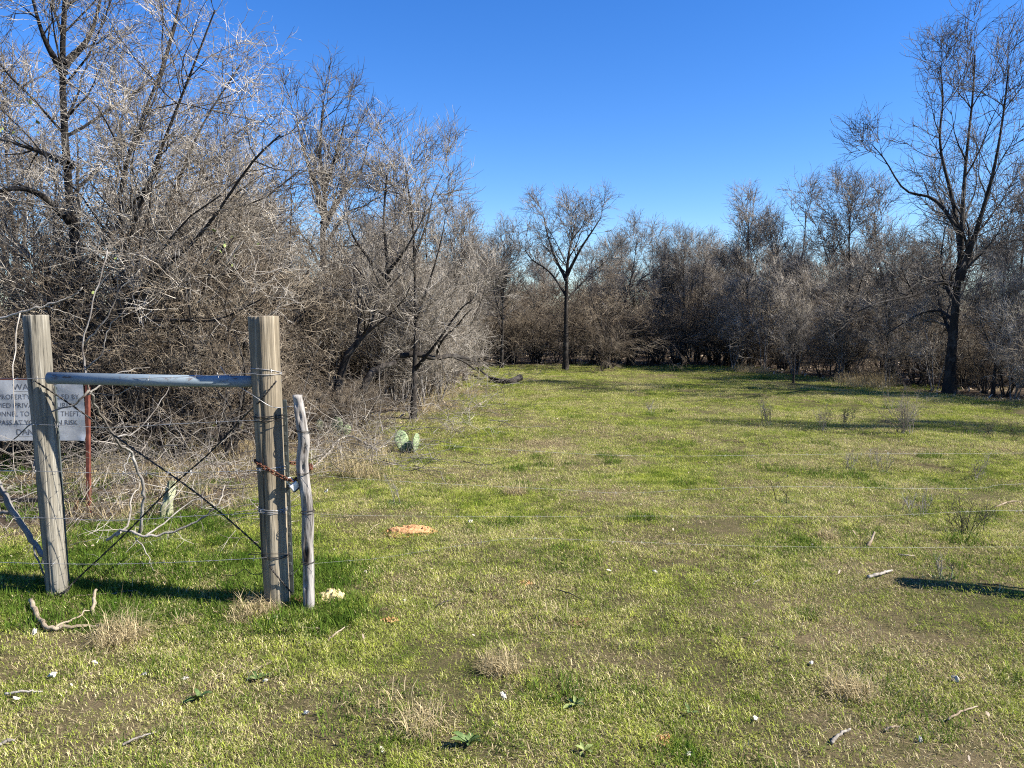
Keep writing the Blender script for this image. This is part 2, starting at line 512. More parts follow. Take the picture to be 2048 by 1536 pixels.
scatter('lush_grass', P, rs.uniform(.7, 1.3, len(P)), lush_c, 'taller deep green grass tufts around the posts and through the pasture', 'grass')
dead_c = patch_coll('dead_blades', M['grass_dead'], [(90, .12, (.04, .12), (.0018, .0035), 1.15)] * 2 + [(240, .26, (.03, .08), (.0018, .0035), 1.35)] * 4, 9)
thatch_c = patch_coll('thatch_blades', M['grass_dead'], [(620, .34, (.012, .045), (.0012, .0026), 1.42)] * 4, 29)
P = np.vstack([field_points(rs, 8, 1.5, 9), field_points(rs, 2.5, 9, 16)])
scatter('thatch', P, rs.uniform(.7, 1.3, len(P)), thatch_c, 'flat broken straw thatch lying between the green blades', 'grass')
tall_c = patch_coll('tall_dead_blades', M['grass_dead'], [(110, .2, (.12, .42), (.002, .0045), .75)] * 4, 19)
P = field_points(rs, .7, 1.5, 12)
P = np.vstack([P, field_points(rs, 5, 4.4, 16, (.25, 1.0)), field_points(rs, 1.2, 16, 30, (.2, 1.0))])
scatter('dry_grass', P, rs.uniform(.6, 1.4, len(P)), dead_c, 'matted dead straw coloured grass in clumps and along the thicket edges', 'grass')
P = [tuple(G(x, y)) for x, y in [(rs.uniform(1470, 1530), rs.uniform(738, 752)) for _ in range(14)] + [(rs.uniform(1680, 1800), rs.uniform(758, 776)) for _ in range(45)]
     + [(rs.uniform(850, 950), rs.uniform(775, 830)) for _ in range(26)] + [(rs.uniform(640, 760), rs.uniform(880, 960)) for _ in range(22)]
     + [(rs.uniform(120, 520), rs.uniform(880, 1050)) for _ in range(34)]]
scatter('tall_dry_grass', P, rs.uniform(.5, 1.1, len(P)), tall_c, 'standing pale dead grass at the foot of the brush on both sides', 'grass')

# ------------------------------------------------------------------ trees
def grow(rs, start, d, L, r0, K, wob, up, tip=.25, grav=None):
    n = len(start)
    P = np.zeros((n, K, 3)); P[:, 0] = start
    d = norm(d)
    st = (L / (K - 1))[:, None]
    upv = np.array([0, 0, 1.])
    for k in range(1, K):
        d = norm(d + rs.normal(0, wob, (n, 3)) + upv * up)
        P[:, k] = P[:, k - 1] + d * st
    s = np.linspace(0, 1, K)[None]
    return P, r0[:, None] * (1 - (1 - tip) * s)

def children(rs, P, Rr, L, per_m, t0, ang, ratio, rr, minlen=.05, maxr=1., t1=1.0, cap_len=99, term=0):
    n = len(P); K = P.shape[1]
    cnt = rs.poisson(np.maximum(per_m * L, 0))
    idx = np.repeat(np.arange(n), cnt)
    m0 = len(idx)
    idx = np.concatenate([idx, np.repeat(np.arange(n), term)]).astype(int)
    m = len(idx)
    t = t0 + (t1 - t0) * rs.uniform(0, 1, m) ** .9
    t[m0:] = rs.uniform(.9, 1., m - m0)
    f = t * (K - 1); i = np.minimum(f.astype(int), K - 2); w = (f - i)[:, None]
    p = P[idx, i] * (1 - w) + P[idx, i + 1] * w
    tan = norm(P[idx, i + 1] - P[idx, i])
    pr = Rr[idx, i] * (1 - w[:, 0]) + Rr[idx, i + 1] * w[:, 0]
    rnd = norm(rs.normal(0, 1, (m, 3)))
    perp = norm(rnd - (rnd * tan).sum(1, keepdims=True) * tan)
    a = np.radians(rs.uniform(ang[0], ang[1], m))[:, None]
    a[m0:] *= .5
    d = np.cos(a) * tan + np.sin(a) * perp
    CL = np.minimum(np.maximum(L[idx] * rs.uniform(ratio[0], ratio[1], m) * (1.1 - .65 * t), minlen), cap_len)
    return p, d, CL, np.minimum(pr * rs.uniform(rr[0], rr[1], m), maxr)

def tree_meshes(seed, stems, levels, nlimb=1, name='tree', spurs=0):
    """stems: list of (points Kx3, r0, r1). levels: dicts. -> (trunk mesh, crown mesh)"""
    rs = np.random.RandomState(seed)
    tm, cm = MB(), MB()
    K0 = 14
    Ps = np.array([resample(p, K0) for p, _, _ in stems])
    Rs_ = np.array([a * (b / a) ** np.linspace(0, 1, K0) for _, a, b in stems])
    Rs_[:, 0] *= 1.25
    Ls = np.linalg.norm(np.diff(Ps, axis=1), axis=2).sum(1)
    tubes(tm, Ps, Rs_, 9)
    P, Rr, L = Ps, Rs_, Ls
    for li, lv in enumerate(levels):
        p, d, cl, r = children(rs, P, Rr, L, lv['n'], lv.get('t0', .2), lv['a'], lv['l'], lv.get('rr', (.4, .7)), lv.get('min', .05), lv.get('maxr', 1.), lv.get('t1', 1.), lv.get('cap', 99), lv.get('term', 0))
        r = np.maximum(r, lv.get('minr', .002))
        Pn, Rn = grow(rs, p, d, cl, r, lv['K'], lv['w'], lv['u'], lv.get('tip', .35))
        Pn[..., 2] = np.maximum(Pn[..., 2], .02)
        tubes(tm if li < nlimb else cm, Pn, Rn, lv['S'])
        P, Rr, L = Pn, Rn, cl
    return tm.mesh(name + '_trunk'), cm.mesh(name + '_crown'), sum(len(q) for q in tm.Q + cm.Q) * 2

TRI = [0]
def plant(name, meshes, loc, label, cat='tree', group=None, bark='bark_grey', twig='twig_grey', rz=0., sc=1.):
    t = empty(name, loc)
    t.rotation_euler = (0, 0, rz)
    t.scale = (sc, sc, sc) if not isinstance(sc, tuple) else sc
    for nm, me, mk in (('trunk', meshes[0], bark), ('crown', meshes[1], twig)):
        mobj(nm, me, M[mk], t)
    return tag(t, label, cat, group)

def px_tree(base_px, path, r0, r1, depth=None):
    """trunk from picture points, at the distance of its foot; returned relative to the foot"""
    b = G(*base_px) if depth is None else R(base_px[0], base_px[1], depth)
    if depth is not None: b.z = 0
    pts = [Vector((0, 0, -.05))] + [R(x, y, b.y + dy) - b for x, y, dy in path]
    return b, (pts, r0, r1)

def stem_fan(rs, n, h, spread, r, lean=.0):
    out = []
    for i in range(n):
        a = 2 * math.pi * (i + rs.uniform(-.3, .3)) / n
        sp = spread * rs.uniform(.4, 1.1)
        hh = h * rs.uniform(.65, 1.0)
        d = Vector((math.cos(a), math.sin(a), 0))
        b = d * rs.uniform(.02, .12)
        out.append(([b + Vector((0, 0, -.05)), b + d * sp * .25 + Vector((rs.normal(0, .1), rs.normal(0, .1), hh * .35)),
                     b + d * sp * .65 + Vector((rs.normal(0, .15), rs.normal(0, .15), hh * .7)), b + d * sp + Vector((0, 0, hh))], r * rs.uniform(.7, 1.1), r * .25))
    return out

UP = dict
# kinds of growth -----------------------------------------------------------
def elm_levels(fine=1., limb=(.3, .55), u=.06, ang=(28, 55), dens=1., twig_r=.0035, t0=.28):
    return [UP(n=2.6 * dens, t0=t0, a=ang, l=limb, K=8, S=6, w=.10, u=u, rr=(.35, .6), min=.4, tip=.2, term=2),
            UP(n=4.5 * dens, t0=.15, a=(25, 55), l=(.4, .75), K=6, S=4, w=.13, u=u * .7, rr=(.4, .65), min=.3, tip=.3, minr=twig_r * 1.6, term=2),
            UP(n=5.6 * fine, t0=.12, a=(25, 58), l=(.4, .9), K=5, S=3, w=.14, u=u * .4, rr=(.5, .8), min=.28, tip=.4, minr=twig_r * 1.2, term=1),
            UP(n=5.6 * fine, t0=.1, a=(25, 62), l=(.4, .9), K=3, S=3, w=.12, u=.02, rr=(.55, .85), min=.18, tip=.45, minr=twig_r * .85, term=1)]

def brush_levels(fine=1., u=.02, twig_r=.0028, dens=1.):
    return [UP(n=4.0 * dens, t0=.12, a=(30, 70), l=(.35, .6), K=7, S=5, w=.17, u=u, rr=(.4, .6), min=.3, tip=.3, term=1),
            UP(n=6.0 * dens, t0=.1, a=(28, 70), l=(.4, .7), K=6, S=3, w=.18, u=u, rr=(.4, .65), min=.25, tip=.35, minr=twig_r * 1.5, term=1),
            UP(n=9.5 * fine, t0=.1, a=(28, 75), l=(.4, .75), K=4, S=3, w=.17, u=.015, rr=(.45, .75), min=.16, tip=.4, minr=twig_r, term=1),
            UP(n=12. * fine, t0=.05, a=(30, 80), l=(.3, .75), K=3, S=3, w=.15, u=.01, rr=(.5, .8), min=.07, tip=.45, minr=twig_r * .75, term=1)]

def droop_levels(fine=1., twig_r=.0035):
    return [UP(n=4.0, t0=.15, a=(30, 70), l=(.4, .8), K=9, S=4, w=.1, u=-.05, rr=(.4, .6), min=.4, tip=.3),
            UP(n=7.0, t0=.1, a=(15, 45), l=(.4, .8), K=7, S=3, w=.1, u=-.09, rr=(.45, .65), min=.3, tip=.35, minr=twig_r),
            UP(n=10 * fine, t0=.1, a=(15, 50), l=(.35, .7), K=4, S=3, w=.12, u=-.07, rr=(.5, .75), min=.2, tip=.4, minr=twig_r * .8)]

# hero trees, from their trunks in the picture -------------------------------
def hero(name, seed, base, path, r0, r1, levels, label, extra=(), depth=None, nlimb=1, **kw):
    b, st = px_tree(base, path, r0, r1, depth)
    stems = [st]
    for pth, a, c in extra:
        stems.append(([R(x, y, b.y + dy) - b for x, y, dy in pth], a, c))
    me = tree_meshes(seed, stems, levels, nlimb, name)
    TRI[0] += me[2]
    return plant(name, me, b, label, **kw)

rt = np.random.RandomState(99)
hero('elm_tree', 11, (1898, 788), [(1903, 700, 0), (1912, 600, 0), (1922, 500, .1), (1926, 400, .1), (1934, 300, .2), (1945, 200, .3), (1950, 110, .3)], .122, .014,
     elm_levels(.95, (.24, .42), .06, (28, 58), 1.25, .0044, .1), 'tall bare elm with a forked dark trunk standing at the right edge of the pasture', bark='bark_dark', twig='twig_dark',
     extra=[([(1918, 560, 0), (1950, 470, -.3), (1985, 350, -.5), (2005, 240, -.6), (2018, 130, -.7)], .07, .012),
            ([(1922, 500, .1), (1905, 400, .4), (1880, 290, .6), (1886, 200, .7), (1880, 130, .8)], .055, .01),
            ([(1915, 575, 0), (1880, 565, -.4), (1830, 590, -.7), (1760, 605, -1.0), (1700, 630, -1.1)], .05, .01),
            ([(1905, 640, 0), (1880, 622, .4), (1835, 630, .6), (1770, 670, .8)], .04, .01),
            ([(1925, 470, 0), (1870, 400, .3), (1810, 380, .5), (1770, 320, .7), (1745, 290, .8)], .045, .008),
            ([(1918, 540, 0), (1975, 500, .3), (2040, 480, .5), (2100, 500, .6)], .05, .01)])
hero('elm_tree', 12, (1131, 742), [(1132, 660, 0), (1133, 580, 0), (1136, 520, 0), (1143, 480, .1), (1150, 450, .1)], .085, .02,
     elm_levels(1.15, (.24, .44), .05, (30, 65), 1.7, .0046, .2), 'bare round-crowned elm with a straight trunk in the middle of the far tree line', bark='bark_dark', twig='twig_grey',
     extra=[([(1133, 560, 0), (1108, 510, .2), (1094, 465, .3), (1088, 435, .3)], .05, .012),
            ([(1134, 550, 0), (1160, 500, -.3), (1186, 460, -.4), (1202, 435, -.4)], .05, .012),
            ([(1132, 590, 0), (1100, 545, .3), (1065, 520, .5), (1050, 500, .6)], .035, .01),
            ([(1133, 600, 0), (1170, 560, .3), (1215, 520, .5)], .035, .01)])
hero('gnarled_tree', 13, (668, 845), [(676, 770, 0), (700, 700, 0), (742, 660, 0), (750, 610, .05), (775, 560, .1), (770, 480, .2), (768, 420, .3), (774, 350, .3)], .085, .012,
     elm_levels(1.2, (.2, .36), .05, (30, 65), 1.3, .0034), 'crooked black-barked tree leaning right behind the weathered gate stick', bark='bark_dark', twig='twig_tan',
     extra=[([(778, 560, 0), (740, 520, .2), (700, 460, .3), (690, 400, .4)], .035, .008), ([(775, 545, 0), (810, 500, -.2), (850, 430, -.3)], .03, .008),
            ([(750, 620, 0), (800, 640, -.2), (850, 660, -.3)], .02, .006)])
hero('slender_tree', 14, (826, 838), [(828, 760, 0), (832, 660, 0), (830, 560, 0), (826, 450, .05), (818, 390, .1), (810, 330, .1)], .055, .008,
     elm_levels(1.2, (.18, .34), .05, (30, 62), 1.4, .0034), 'slender upright bare tree at the edge of the left thicket beside the cactus', bark='bark_dark', twig='twig_tan',
     extra=[([(832, 640, 0), (860, 560, -.2), (880, 490, -.3), (890, 440, -.3)], .025, .006), ([(829, 740, 0), (870, 690, -.2), (920, 620, -.3), (945, 600, -.3)], .03, .008),
            ([(828, 520, 0), (855, 440, .2), (866, 390, .3), (885, 350, .3)], .02, .004)])
hero('tall_tree', 15, (655, 800), [(655, 700, 0), (652, 600, 0), (645, 480, 0), (650, 400, .1), (640, 320, .1), (645, 220, .1)], .17, .02,
     elm_levels(.85, (.2, .38), .08, (25, 50), 1.1, .0046), 'tallest dark-limbed bare tree rising above the left thicket behind the gate post', depth=15.5, bark='bark_dark', twig='twig_dark',
     extra=[([(648, 450, 0), (690, 380, .3), (722, 340, .4), (736, 285, .4)], .08, .012), ([(650, 430, 0), (620, 340, -.3), (602, 280, -.4), (592, 230, -.5)], .07, .012),
            ([(646, 500, 0), (690, 430, -.5), (735, 410, -.7)], .05, .01), ([(648, 380, 0), (675, 300, -.4), (693, 230, -.5)], .06, .01)])
hero('thicket_tree', 16, (198, 890), [(188, 800, 0), (170, 650, 0), (155, 520, 0), (135, 350, .1), (125, 150, .1), (130, 0, .1), (140, -170, .1)], .12, .02,
     elm_levels(1.1, (.25, .5), .05, (30, 62), 1.4, .0032), 'large dark-trunked thicket tree behind the warning sign reaching out of the frame', bark='bark_dark', twig='twig_tan',
     extra=[([(150, 450, 0), (60, 380, -.5), (-40, 390, -.8)], .06, .015), ([(128, 130, 0), (180, 70, .2), (210, -40, .3)], .05, .012), ([(130, 150, 0), (90, 80, -.2), (60, -20, -.3)], .05, .012),
            ([(140, 330, 0), (70, 300, .4), (-30, 270, .6)], .05, .012)])
hero('spreading_tree', 17, (235, 900), [(235, 800, 0), (225, 700, 0), (235, 620, 0), (255, 520, 0), (240, 380, 0), (280, 250, 0), (330, 120, 0), (370, -40, 0)], .07, .012,
     brush_levels(.75, .03, .003, 1.0), 'sprawling thorny tree spreading its long limbs right over the brace posts', bark='bark_dark', twig='twig_tan', depth=8.6, nlimb=1,
     extra=[([(235, 640, 0), (300, 560, -.3), (400, 470, -.6), (500, 330, -.8), (560, 270, -.9)], .036, .008), ([(230, 610, 0), (320, 500, .4), (420, 430, .7), (520, 400, .9), (600, 340, 1.)], .032, .007),
            ([(240, 560, 0), (330, 420, .3), (400, 260, .4), (480, 130, .5)], .032, .007), ([(230, 650, 0), (330, 640, -.6), (430, 640, -.9), (520, 600, -1.2)], .03, .007),
            ([(250, 500, 0), (310, 330, -.3), (380, 150, -.5), (430, 20, -.6)], .03, .007), ([(232, 660, 0), (160, 610, -.5), (60, 590, -.8)], .026, .006)])

# generic kinds, each built once, then copied -----------------------------------
KIND = {}
for i in range(4):     # mid size bare trees, 5 m
    r = np.random.RandomState(200 + i)
    h = 4.6
    lx, ly = r.normal(0, .25, 2)
    st = [([Vector((0, 0, -.05)), Vector((lx * .3, ly * .3, h * .25)), Vector((lx * .2, ly, h * .5)), Vector((lx, ly, h * .78)), Vector((lx * 1.2, ly * 1.2, h))], .085, .012)]
    for j in range(2 + i % 2):
        a = r.uniform(0, 6.28); z = h * r.uniform(.25, .45)
        st.append(([Vector((lx * .25, ly * .6, z)), Vector((math.cos(a) * .4, math.sin(a) * .4, z + .8)), Vector((math.cos(a) * .8, math.sin(a) * .8, z + h * .42))], .04, .008))
    KIND['tree%d' % i] = tree_meshes(210 + i, st, elm_levels(1.15, (.26, .46), .06, (25, 55), 1.5, .0052, .34), 1, 'bare_tree')
for i in range(4):     # tangled brush, 2.6 m
    r = np.random.RandomState(300 + i)
    KIND['brush%d' % i] = tree_meshes(310 + i, stem_fan(r, 5 + i % 3, 2.5, 1.0, .035), brush_levels(.8, .015, .0036, .95), 1, 'brush')
for i in range(3):     # thin multi-stemmed saplings, 3 m
    r = np.random.RandomState(500 + i)
    KIND['sapling%d' % i] = tree_meshes(510 + i, stem_fan(r, 3 + i, 3.0, .55, .022), elm_levels(1.0, (.22, .42), .05, (28, 65), 1.5, .0036, .12), 1, 'sapling')
for i in range(2):     # drooping whippy brush, 2.6 m
    r = np.random.RandomState(400 + i)
    KIND['droop%d' % i] = tree_meshes(410 + i, stem_fan(r, 6, 2.5, .8, .03), droop_levels(.9, .0042), 1, 'drooping_brush')
KH = {}
for k, v in KIND.items():
    TRI[0] += v[2]
    co = np.zeros(len(v[1].vertices) * 3, np.float32); v[1].vertices.foreach_get('co', co)
    KH[k] = float(np.percentile(co[2::3], 99.4))
print('tree tris', TRI[0], {k: v[2] for k, v in KIND.items()})

def put(kind, x, y, h, label, name='bare_tree', cat='tree', group=None, bark='bark_grey', twig='twig_grey', wide=1.0):
    base = KH[kind]
    s = h / base
    return plant(name, KIND[kind][:2], Vector((x, y, float(gh(x, y)))), label, cat, group, bark, twig, rt.uniform(0, 6.28), (s * wide, s * wide, s))

# trees one can tell apart along the skyline
SKY = [  # px, foot distance, crown top px, kind, label
    (1500, 22.5, 370, 'tree1', 'narrow bare tree standing just right of the dip in the far tree line'),
    (1592, 21.5, 345, 'tree2', 'bare rounded tree behind the brush, second from the dip in the tree line'),
    (1690, 20.5, 330, 'tree3', 'bare tree with a forked open crown behind the right hand brush'),
    (1790, 19.5, 350, 'tree0', 'dark bare tree just left of the tall forked elm'),
    (1318, 26, 440, 'tree2', 'open-crowned bare tree right of the round elm with sky showing through it'),
    (1235, 25, 425, 'tree0', 'bare tree with arching limbs touching the round elm on its right'),
    (1410, 30, 462, 'tree3', 'soft brown bare tree at the lowest dip of the tree line'),
    (1003, 21.5, 435, 'tree1', 'dark thin-trunked bare tree at the far left corner of the pasture'),
    (930, 17.5, 395, 'tree3', 'grey bare tree stepping down the left thicket towards the far corner'),
    (870, 15, 375, 'tree2', 'grey bare tree behind the slender trunk in the left thicket'),
    (745, 14, 290, 'tree0', 'bare tree rising behind the crooked black-barked tree'),
    (2040, 18, 330, 'tree1', 'bare tree behind the tall forked elm at the right margin'),
    (560, 13, 300, 'tree2', 'bare tree filling the gap behind the right brace post'),
    (455, 12.5, 170, 'tree1', 'bare tree rising behind the brace pipe in the left thicket'),
    (30, 12.5, 60, 'tree3', 'bare tree at the left margin behind the warning sign'),
    (300, 13.5, 150, 'tree0', 'bare tree in the depth of the left thicket behind the sprawling limbs'),
]
for px, d, top, k, lb in SKY:
    x = (px - 1024) / FPX * d
    h = R(px, top, d).z
    put(k, x, d, h, lb, group='bare trees along the skyline', twig='twig_grey', bark='bark_dark', wide=1.0)

# trees nobody could tell apart inside the woods
ORD = ('first second third fourth fifth sixth seventh eighth ninth tenth eleventh twelfth thirteenth fourteenth fifteenth sixteenth seventeenth eighteenth nineteenth '
       'twentieth twenty-first twenty-second twenty-third twenty-fourth').split()
def rowfill(n, fx, fy, fh, kinds, label, name, cat, group, bark, twig, wide=(1., 1.3)):
    for i in range(n):
        x, y = fx(), fy()
        if callable(x): x = x(y)
        put(kinds[rt.randint(len(kinds))], x, y, fh(), label, name, cat, group, bark, twig, rt.uniform(*wide))
U = rt.uniform
T_ = ['tree0', 'tree1', 'tree2', 'tree3']; B_ = ['brush0', 'brush1', 'brush2', 'brush3']; D_ = ['droop0', 'droop1']
def lb_(y): return float(np.interp(y, LB[:, 0], LB[:, 1]))
def rb_(y): return float(np.interp(y, RB[:, 0], RB[:, 1]))
rowfill(54, lambda: U(-8, 15), lambda: U(23.6, 42), lambda: U(3.4, 4.7), T_, 'bare grey tree among the far woods behind the pasture', 'bare_tree', 'tree', 'trees of the far woods', 'bark_dark', 'twig_grey', (.9, 1.2))
rowfill(16, lambda: (lambda y: lb_(y) - U(1.4, 7)), lambda: U(12, 23), lambda: U(3.3, 4.6), T_, 'bare grey tree tangled inside the thicket along the left side', 'bare_tree', 'tree', 'trees inside the left thicket', 'bark_dark', 'twig_grey', (.7, 1.))
rowfill(24, lambda: (lambda y: rb_(y) + U(.6, 7)), lambda: U(14, 25), lambda: U(2.9, 4.3), T_, 'bare brown tree tangled inside the woods along the right side', 'bare_tree', 'tree', 'trees inside the right woods', 'bark_dark', 'twig_grey', (.75, 1.))
# brush along the back
for i, x in enumerate(np.linspace(-2.5, 8, 22)):
    put(B_[i % 4], x + U(-.2, .2), 22.6 + U(-.2, 1.2) - (.4 if x > 5 else 0), U(1.3, 2.2), 'brown brush in the front row closing the far end, %s from the left corner' % ORD[i], 'brush', 'bush', 'front row of the far brush', 'bark_dark', 'twig_brown', 1.35)
for i in range(60):
    put(B_[i % 4], U(-6, 16), U(24.5, 36), U(2.1, 3.3), 'dense brown brush closing the far end of the pasture', 'brush', 'bush', 'brush closing the far end', 'bark_dark', 'twig_brown', 1.35)
# brush along the right
for i, y in enumerate(np.linspace(12.2, 22, 20)):
    put((B_ + D_)[i % 6], rb_(y) + U(.5, 1.5), y, U(.9, 1.9), 'brush clump in the front row along the right edge, %s from the forked elm' % ORD[i], 'brush', 'bush', 'front row of the right brush', 'bark_dark', 'twig_brown' if i % 3 else 'twig_grey', 1.1)
for i in range(60):
    y = U(13, 25)
    put(B_[i % 4], rb_(y) + U(1.8, 12), y, U(1.3, 2.3), 'tangled grey brown brush deep inside the right woods', 'brush', 'bush', 'brush inside the right woods', 'bark_dark', 'twig_brown', 1.2)
# brush along the left
for i, y in enumerate(np.linspace(9.4, 21.5, 24)):
    put(B_[i % 4], lb_(y) - U(.8, 1.5), y, U(.45, .9) if y < 13.2 else U(1.5, 2.4), 'brush clump in the front row of the left thicket, %s from the prickly pear' % ORD[i], 'brush', 'bush', 'front row of the left thicket', 'bark_grey', 'twig_tan', 1.0 if y > 13 else 1.6)
for i in range(40):
    y = U(13.2, 20)
    put(B_[i % 4], lb_(y) - U(2.6, 8.5), y, U(1.8, 3.0), 'tangled grey brush deep inside the left thicket', 'brush', 'bush', 'brush inside the left thicket', 'bark_grey', 'twig_tan', 1.1)
for px, d, top, lb in ((-90, 8.8, 420, 'tall thorny brush cut by the left margin behind the sign'), (20, 8.3, 480, 'thorny brush directly behind the left half of the sign'), (95, 9.2, 400, 'tall tangled brush rising above the leaning post'),
                   (-60, 7.6, 600, 'low brush at the left margin behind the sign'), (70, 7.5, 610, 'low brush right behind the leaning post top'), (190, 8.4, 500, 'thorny brush above the left half of the brace pipe'),
                   (270, 9.9, 360, 'tall tangled brush behind the middle of the brace pipe'), (330, 9.0, 400, 'pale thorny brush above the middle of the brace pipe'), (340, 7.9, 590, 'low pale brush just over the middle of the brace pipe'),
                   (410, 8.6, 480, 'pale thorny brush above the right half of the brace pipe'), (475, 9.3, 430, 'pale tangled brush left of the tan post top'), (450, 8.0, 600, 'low pale brush over the right end of the brace pipe'),
                   (535, 11.5, 470, 'pale tangled brush behind the tan post top'), (590, 13.2, 520, 'pale tangled brush above the gate stick'), (150, 11.0, 330, 'tallest brush behind the leaning post'), (400, 11.2, 350, 'tall brush behind the right half of the brace pipe'),
                   (550, 9.4, 720, 'low pale brush between the tan post and the crooked tree'), (490, 10.8, 400, 'brush rising behind the tan post to its left')):
    put(B_[int(U(0, 3.99))], (px - 1024) / FPX * d, d, R(px, top, d).z, lb, 'brush', 'bush', 'brush behind the brace posts', 'bark_grey', 'twig_tan', 1.1)
# single shrubs that stand out
for i, (y, dx, h) in enumerate(((9.4, 2.6, 1.9), (12.6, .5, 2.2), (12.9, 2.2, 2.9), (12.8, 1.2, 2.5), (13.2, .35, 2.4), (13.6, 1.2, 3.1), (14.6, .6, 2.7), (15.8, .5, 2.6), (17, .6, 2.8), (18.5, .5, 2.8), (20, .4, 2.6))):
    put('sapling%d' % (i % 3), lb_(y) - dx, y, h, 'thin grey sapling at the edge of the left thicket, %s from the prickly pear' % ORD[i], 'sapling', 'tree', 'saplings along the left edge', 'bark_grey', 'twig_tan', 1.)
for i, (y, dx, h) in enumerate(((12.6, .9, 2.2), (13.6, .4, 2.4), (15.4, .5, 2.6), (16.2, .2, 2.0), (17.6, .3, 2.8), (18.8, .2, 2.6), (20.2, .4, 3.0), (21.3, .3, 2.6))):
    put('sapling%d' % (i % 3), rb_(y) + dx, y, h, 'thin dark sapling at the front of the right brush, %s from the forked elm' % ORD[i], 'sapling', 'tree', 'saplings along the right edge', 'bark_dark', 'twig_grey', .9)
put('droop0', G(1215, 738).x, 21.2, R(1215, 520, 21.2).z, 'pale drooping willowy shrub beside the round elm at the far end', 'shrub', 'bush', None, 'bark_grey', 'twig_tan', 1.25)
put('droop1', G(1185, 742).x + .2, 20.3, R(1185, 640, 20.3).z, 'low pale whippy shrub at the foot of the round elm', 'shrub', 'bush', None, 'bark_grey', 'twig_tan', 1.2)
put('droop1', 9.5, 12.6, 1.75, 'dark arching shrub cut off by the right margin below the forked elm', 'shrub', 'bush', None, 'bark_dark', 'twig_brown', 1.2)
put('tree1', G(1593, 768).x, 16.9, R(1593, 600, 16.9).z, 'small dark forked sapling in front of the right brush', 'sapling', 'tree', None, 'bark_dark', 'twig_grey', 1.)
put('brush2', G(900, 790).x - .4, 14.2, 1.25, 'pale low brush spilling from the left thicket onto the grass', 'brush', 'bush', None, 'bark_grey', 'twig_tan', 1.35)
# trees outside the frame on the right whose shadows cross the pasture
put('tree1', 11.3, 9.2, 7.4, 'bare tree standing beyond the right margin that shades the pasture', 'bare_tree', 'tree', 'trees past the right margin', 'bark_dark', 'twig_grey', .5)
put('tree3', 13.4, 13.0, 7.0, 'bare tree standing beyond the right margin that shades the pasture', 'bare_tree', 'tree', 'trees past the right margin', 'bark_dark', 'twig_grey', .7)

# ------------------------------------------------------------------ brushwood and litter (stuff)
def twig_heap(name, rs, spots, n, length, r, label, material, h=.5, cat='brushwood', flat=.35):
    mb = MB()
    c = np.array([spots[rs.randint(len(spots))] for _ in range(n)])
    st = np.stack([c[:, 0] + rs.normal(0, c[:, 2]), c[:, 1] + rs.normal(0, c[:, 2]), np.abs(rs.normal(0, h * .5, n)) * c[:, 3] + .01], -1)
    st[:, 2] += gh(st[:, 0], st[:, 1])
    d = rs.normal(0, 1, (n, 3)); d[:, 2] = np.abs(d[:, 2]) * flat * 1.6 - .1
    L = rs.uniform(length[0], length[1], n)
    P, Rr = grow(rs, st, d, L, rs.uniform(r[0], r[1], n), 6, .22, -.05, .35)
    P[..., 2] = np.maximum(P[..., 2], .008)
    tubes(mb, P, Rr, 4)
    p, d2, cl, r2 = children(rs, P, Rr, L, 7., .15, (30, 75), (.25, .6), (.5, .8), .06)
    P2, R2 = grow(rs, p, d2, cl, np.maximum(r2, .0014), 4, .2, -.04, .4)
    P2[..., 2] = np.maximum(P2[..., 2], .006)
    tubes(mb, P2, R2, 3)
    return tag(mb.obj(name, M[material]), label, cat, kind='stuff')

def spots_px(rs, boxes):
    out = []
    for x0, x1, y0, y1, k, sg, hh in boxes:
        for _ in range(k):
            g = G(rs.uniform(x0, x1), rs.uniform(y0, y1))
            out.append((g.x, g.y, sg, hh))
    return out
rs = np.random.RandomState(61)
twig_heap('brushwood', rs, spots_px(rs, [(120, 520, 880, 1060, 26, .25, 1.0), (0, 160, 940, 1080, 6, .2, .6), (620, 800, 860, 950, 14, .22, .7), (640, 960, 790, 880, 16, .3, .8), (930, 1010, 750, 800, 5, .4, .7)]),
          520, (.3, 1.1), (.002, .0055), 'tangle of dead grey branches heaped behind the brace posts and along the thicket', 'twig_grey')
twig_heap('fine_brushwood', rs, spots_px(rs, [(120, 520, 900, 1080, 30, .25, .7), (600, 800, 870, 960, 20, .22, .8), (0, 200, 980, 1100, 10, .2, .4), (700, 960, 790, 870, 20, .3, .6)]),
          900, (.15, .5), (.0013, .0026), 'fine pale dead stems matted through the brushwood', 'twig_tan', .35)

def flakes(name, rs, P, size, material, label, cat):
    mb = MB(); n = len(P)
    a = rs.uniform(0, 6.28, n); s = rs.uniform(size[0], size[1], n)
    base = np.array([[-1, 0, 0], [-.35, .42, .12], [.45, .38, .16], [1, 0, .05], [.35, -.4, .2], [-.45, -.36, .05]])
    V = base[None] * s[:, None, None] * rs.uniform(.7, 1.2, (n, 1, 3))
    tl = rs.normal(0, .45, (n, 2))
    V[..., 2] += V[..., 0] * tl[:, :1] + V[..., 1] * tl[:, 1:]
    V[..., 2] -= V[..., 2].min(1, keepdims=True) - .012
    ca, sa = np.cos(a)[:, None], np.sin(a)[:, None]
    x = V[..., 0] * ca - V[..., 1] * sa; y = V[..., 0] * sa + V[..., 1] * ca
    V = np.stack([x, y, V[..., 2]], -1) + P[:, None, :]
    T = np.arange(n)[:, None, None] * 6 + np.array([[0, 1, 5], [1, 4, 5], [1, 2, 4], [2, 3, 4]])[None]
    mb.add(V, None, T.reshape(-1, 3))
    return tag(mb.obj(name, M[material], smooth=False), label, cat, kind='stuff')
rs = np.random.RandomState(77)
